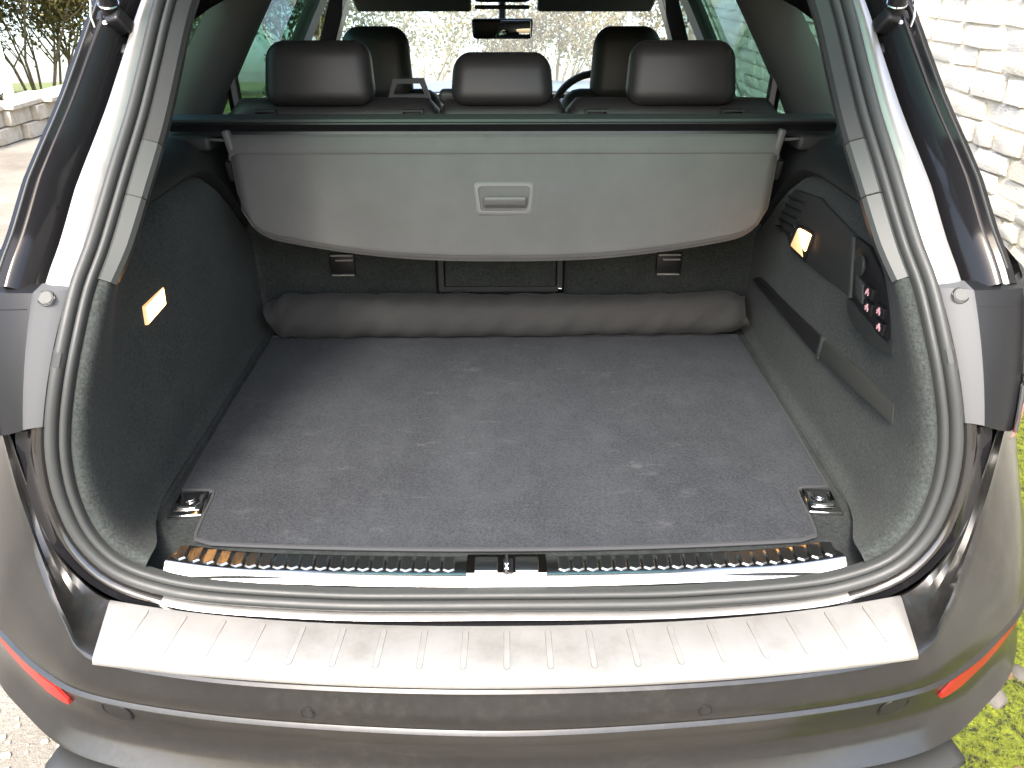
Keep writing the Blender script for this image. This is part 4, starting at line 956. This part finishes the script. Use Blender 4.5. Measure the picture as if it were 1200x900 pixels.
rbox('mirror_glass', (-.008, 2.584, 1.412), (.226, .006, .060), 'mirror', mr, r=.0025, rot=Matrix.Rotation(R(-6), 3, 'X') @ Matrix.Rotation(R(-13), 3, 'Z')) 
tube('mirror_stem', [(-.008, 2.615, 1.43), (-.008, 2.66, 1.48), (-.008, 2.68, 1.53)], .014, 'plastic_black', mr, 8)
oc = rbox('overhead_console', (-.008, 2.48, 1.535), (.25, .20, .05), 'trim', car, r=.02, taper=(1.1, 1, .8, .8)); rbox('console_lip', (-.008, 2.40, 1.495), (.20, .03, .014), 'trim', oc, r=.005)

# ================================================================== LOOSE THINGS IN THE BOOT
# ------------------------------------------------------------------ carpet mat
def mat_edge(x): return .262 + .022 * (abs(x) / .53) ** 2 - .010
out = []
right = [(.531, .284), (.535, .30), (.538, .33), (.540, .36), (.541, .40), (.545, .424), (.556, .430), (.604, .430), (.612, .70), (.618, 1.14)]
bot = [(lerp(-.50, .50, k / 20), mat_edge(lerp(-.50, .50, k / 20))) for k in range(21)]
out = bot + right + [(-x, y) for x, y in right[::-1]]
cm = empty('cargo_mat', (0, .7, .736)); tag(cm, 'dark grey scuffed felt mat covering the boot floor', 'mat')
bm = bmesh.new(); A = [bm.verts.new((x, y, .737)) for x, y in out]; B = [bm.verts.new((x, y, .7435)) for x, y in out]; n = len(out)
bm.faces.new(B)
for i in range(n): bm.faces.new((A[i], A[(i + 1) % n], B[(i + 1) % n], B[i]))
from_bm('felt', bm, 'mat', cm, smooth=False)
M['binding'] = mat('mat_binding', (.028, .029, .032), .8); bump(M['binding'], noise_tex(M['binding'], 600, 2), .3, .0006)
tube('binding', [(x, y, .7415) for x, y in out], .0042, 'binding', cm, 6, closed=True)
# ------------------------------------------------------------------ rolled cloth against the seat backs
def roll_r(t, a):
    end = min(t, 1 - t); r = .0595 * (1 - .28 * math.exp(-(end / .018) ** 2))
    r *= 1 + .035 * math.sin(t * 5 + .7)
    fold = math.exp(-(end / .16) ** 2)
    r += .0062 * fold * (abs(math.sin(a * 1.5 + t * 42 + 1.6 * math.sin(t * 23))) ** .6 - .6) + .0012 * math.sin(t * 38 + a * 2.2) * math.sin(t * 9) + .0016 * math.sin(t * 90 + a * 3)
    r += .0035 * noise.noise((t * 14, math.cos(a) * 1.2, math.sin(a) * 1.2))
    r -= .0028 * max(0, 1 - 6 * abs(noise.noise((t * 22 + a * .9, math.cos(a) * .8, math.sin(a) * .8 + 7)))) ** 2 * (.35 + fold)
    return r
secs = []; n = 260
for i in range(n + 1):
    t = i / n; x = lerp(-.618, .632, t); s_ = []
    cz = .7955 + .006 * sstep(.75, .95, t) ; cy = 1.158
    for k in range(40):
        a = 2 * math.pi * k / 40; r = roll_r(t, a); yy = math.cos(a) * r * 1.02; zz = math.sin(a) * r * .93
        zz = max(zz, .7445 - cz)
        s_.append(Vector((x + (.012 * math.sin(a * 2) if i in (0, n) else 0), cy + yy, cz + zz)))
    secs.append(s_)
ro = loft('cloth_roll', secs, 'roll', wrap=True, caps=True, angle=75); tag(ro, 'long dark grey rolled cloth lying across the mat against the seat backs', 'cloth roll')
# ------------------------------------------------------------------ retractable luggage cover
lc = empty('luggage_cover', (0, 1.0, 1.15)); tag(lc, 'grey roller luggage cover hanging from its black cassette behind the headrests', 'luggage cover')
def cas(x):
    return [Vector((x, y, z)) for y, z in ((1.085, 1.318), (1.045, 1.318), (1.024, 1.313), (1.020, 1.306), (1.026, 1.300), (1.03, 1.289), (1.026, 1.278), (1.04, 1.272), (1.085, 1.272))]
loft('cassette', [cas(x) for x in (-.745, -.74, 0, .735, .74)], 'plastic_black', lc, wrap=True, caps=True, angle=30)
loft('cassette_lip', [[Vector((x, y, z)) for y, z in ((1.075, 1.319), (1.05, 1.322), (1.022, 1.316), (1.018, 1.311), (1.024, 1.311))] for x in (-.738, 0, .733)], 'trim', lc, wrap=True, caps=True, angle=30)
def cov_pt(u, v, lift=0):
    """u -1..1 across, v 0 top..1 bottom edge"""
    au = abs(u)
    zb = 1.021 + .062 * au ** 2.3
    if au > .88: zb += .050 * (1 - math.sqrt(max(0, 1 - ((au - .88) / .12) ** 2)))
    zt = 1.284; z = lerp(zt, zb, v)
    w = lerp(.612, .582, (zt - z) / (zt - 1.1)) if z > 1.1 else .582
    w *= 1 - .0 * v
    y = lerp(1.014, .938, (zt - z) / (zt - 1.02)) - .010 * math.sin(math.pi * min(1, (zt - z) / .26)) - lift
    y += .0025 * math.sin(u * 9 + z * 20) * .5
    return Vector((u * w, y, z))
secs = [[cov_pt(-1 + 2 * i / 60, j / 16) for j in range(17)] for i in range(61)]
loft('panel', secs, 'cover', lc, solid=.006)
# hem tube round the free edge, fold ridge near the top
edge = [cov_pt(-1, v / 10, .001) for v in range(1, 10)] + [cov_pt(-1 + 2 * i / 80, 1, .001) for i in range(81)] + [cov_pt(1, v / 10, .001) for v in range(9, 0, -1)]
tube('hem', edge, .0042, 'cover', lc, 8)
def at_z(u, zv, lift):
    lo, hi = 0, 1
    for _ in range(30):
        m_ = (lo + hi) / 2
        if cov_pt(u, m_).z > zv: lo = m_
        else: hi = m_
    return cov_pt(u, lo, lift)
loft('top_fold', [[at_z(-1 + 2 * i / 40, z_, l_) for z_, l_ in ((1.282, -.002), (1.281, .006), (1.268, .011), (1.254, .011), (1.2485, .009), (1.2475, .001))] for i in range(41)], 'cover', lc, angle=35)
M['hemline'] = mat('hem_stitch', (.05, .048, .045), .8)
hl = [cov_pt(-1 + 2 * i / 80, 1, .0045) * 1.0 for i in range(3, 78)]
tube('hem_stitch', [p + Vector((0, -.0002, .011)) for p in hl], .0011, 'hemline', lc, 5)
for s in (-1, 1):
    p = cov_pt(s, .10); cl = rbox('end_clip', p + Vector((-s * .002, -.006, .0)), (.016, .02, .058), 'cover_trim', lc, r=.005, rot=Matrix.Rotation(R(s * 10), 3, 'Y'))
    rbox('clip_foot', p + Vector((-s * .010, -.010, -.030)), (.026, .012, .016), 'cover_trim', cl, r=.004)
    tube('guide_pin', [p + Vector((s * .004, -.004, .006)), p + Vector((s * .055, -.004, .008))], [.0035, .0025], 'cover_trim', cl, 8)
# handle recess
hy = cov_pt(0, .46).y
def hp(x, z, l): 
    q = at_z(0, z, l); return Vector((x - .002, q.y, q.z))
def hring(x0, x1, z0, z1, l, r, tp=.0):
    pts = []
    for (cx, cz, a0) in ((x1 - r, z1 - r, 0), (x0 + r, z1 - r, 90), (x0 + r + tp, z0 + r, 180), (x1 - r - tp, z0 + r, 270)):
        for k in range(5): a = R(a0 + 90 * k / 4); pts.append(hp(cx + r * math.cos(a), cz + r * math.sin(a), l))
    return pts
hd = loft('handle_bezel', [hring(-.068, .068, 1.120, 1.190, .0005, .010, .005), hring(-.068, .068, 1.120, 1.190, .0065, .010, .005), hring(-.064, .064, 1.124, 1.186, .009, .009, .005), hring(-.058, .058, 1.130, 1.181, .008, .008, .005), hring(-.056, .056, 1.132, 1.179, .001, .008, .005)], 'cover_trim', lc, wrap=True, angle=40)
loft('handle_recess', [hring(-.057, .057, 1.131, 1.180, .0022, .008, .005), hring(-.01, .01, 1.15, 1.16, .0022, .002, 0)], 'plastic', hd, wrap=True, caps=True)
rb = hp(.002, 1.149, .010); rbox('pull_bar', rb, (.098, .012, .028), 'cover_trim', hd, r=.006, rot=Matrix.Rotation(R(18), 3, 'X'))
for i in range(4): rbox('grip_line', rb + Vector((0, -.0062 + i * .002, -.006 + i * .0055)), (.086, .0012, .0012), 'plastic', hd, r=0)
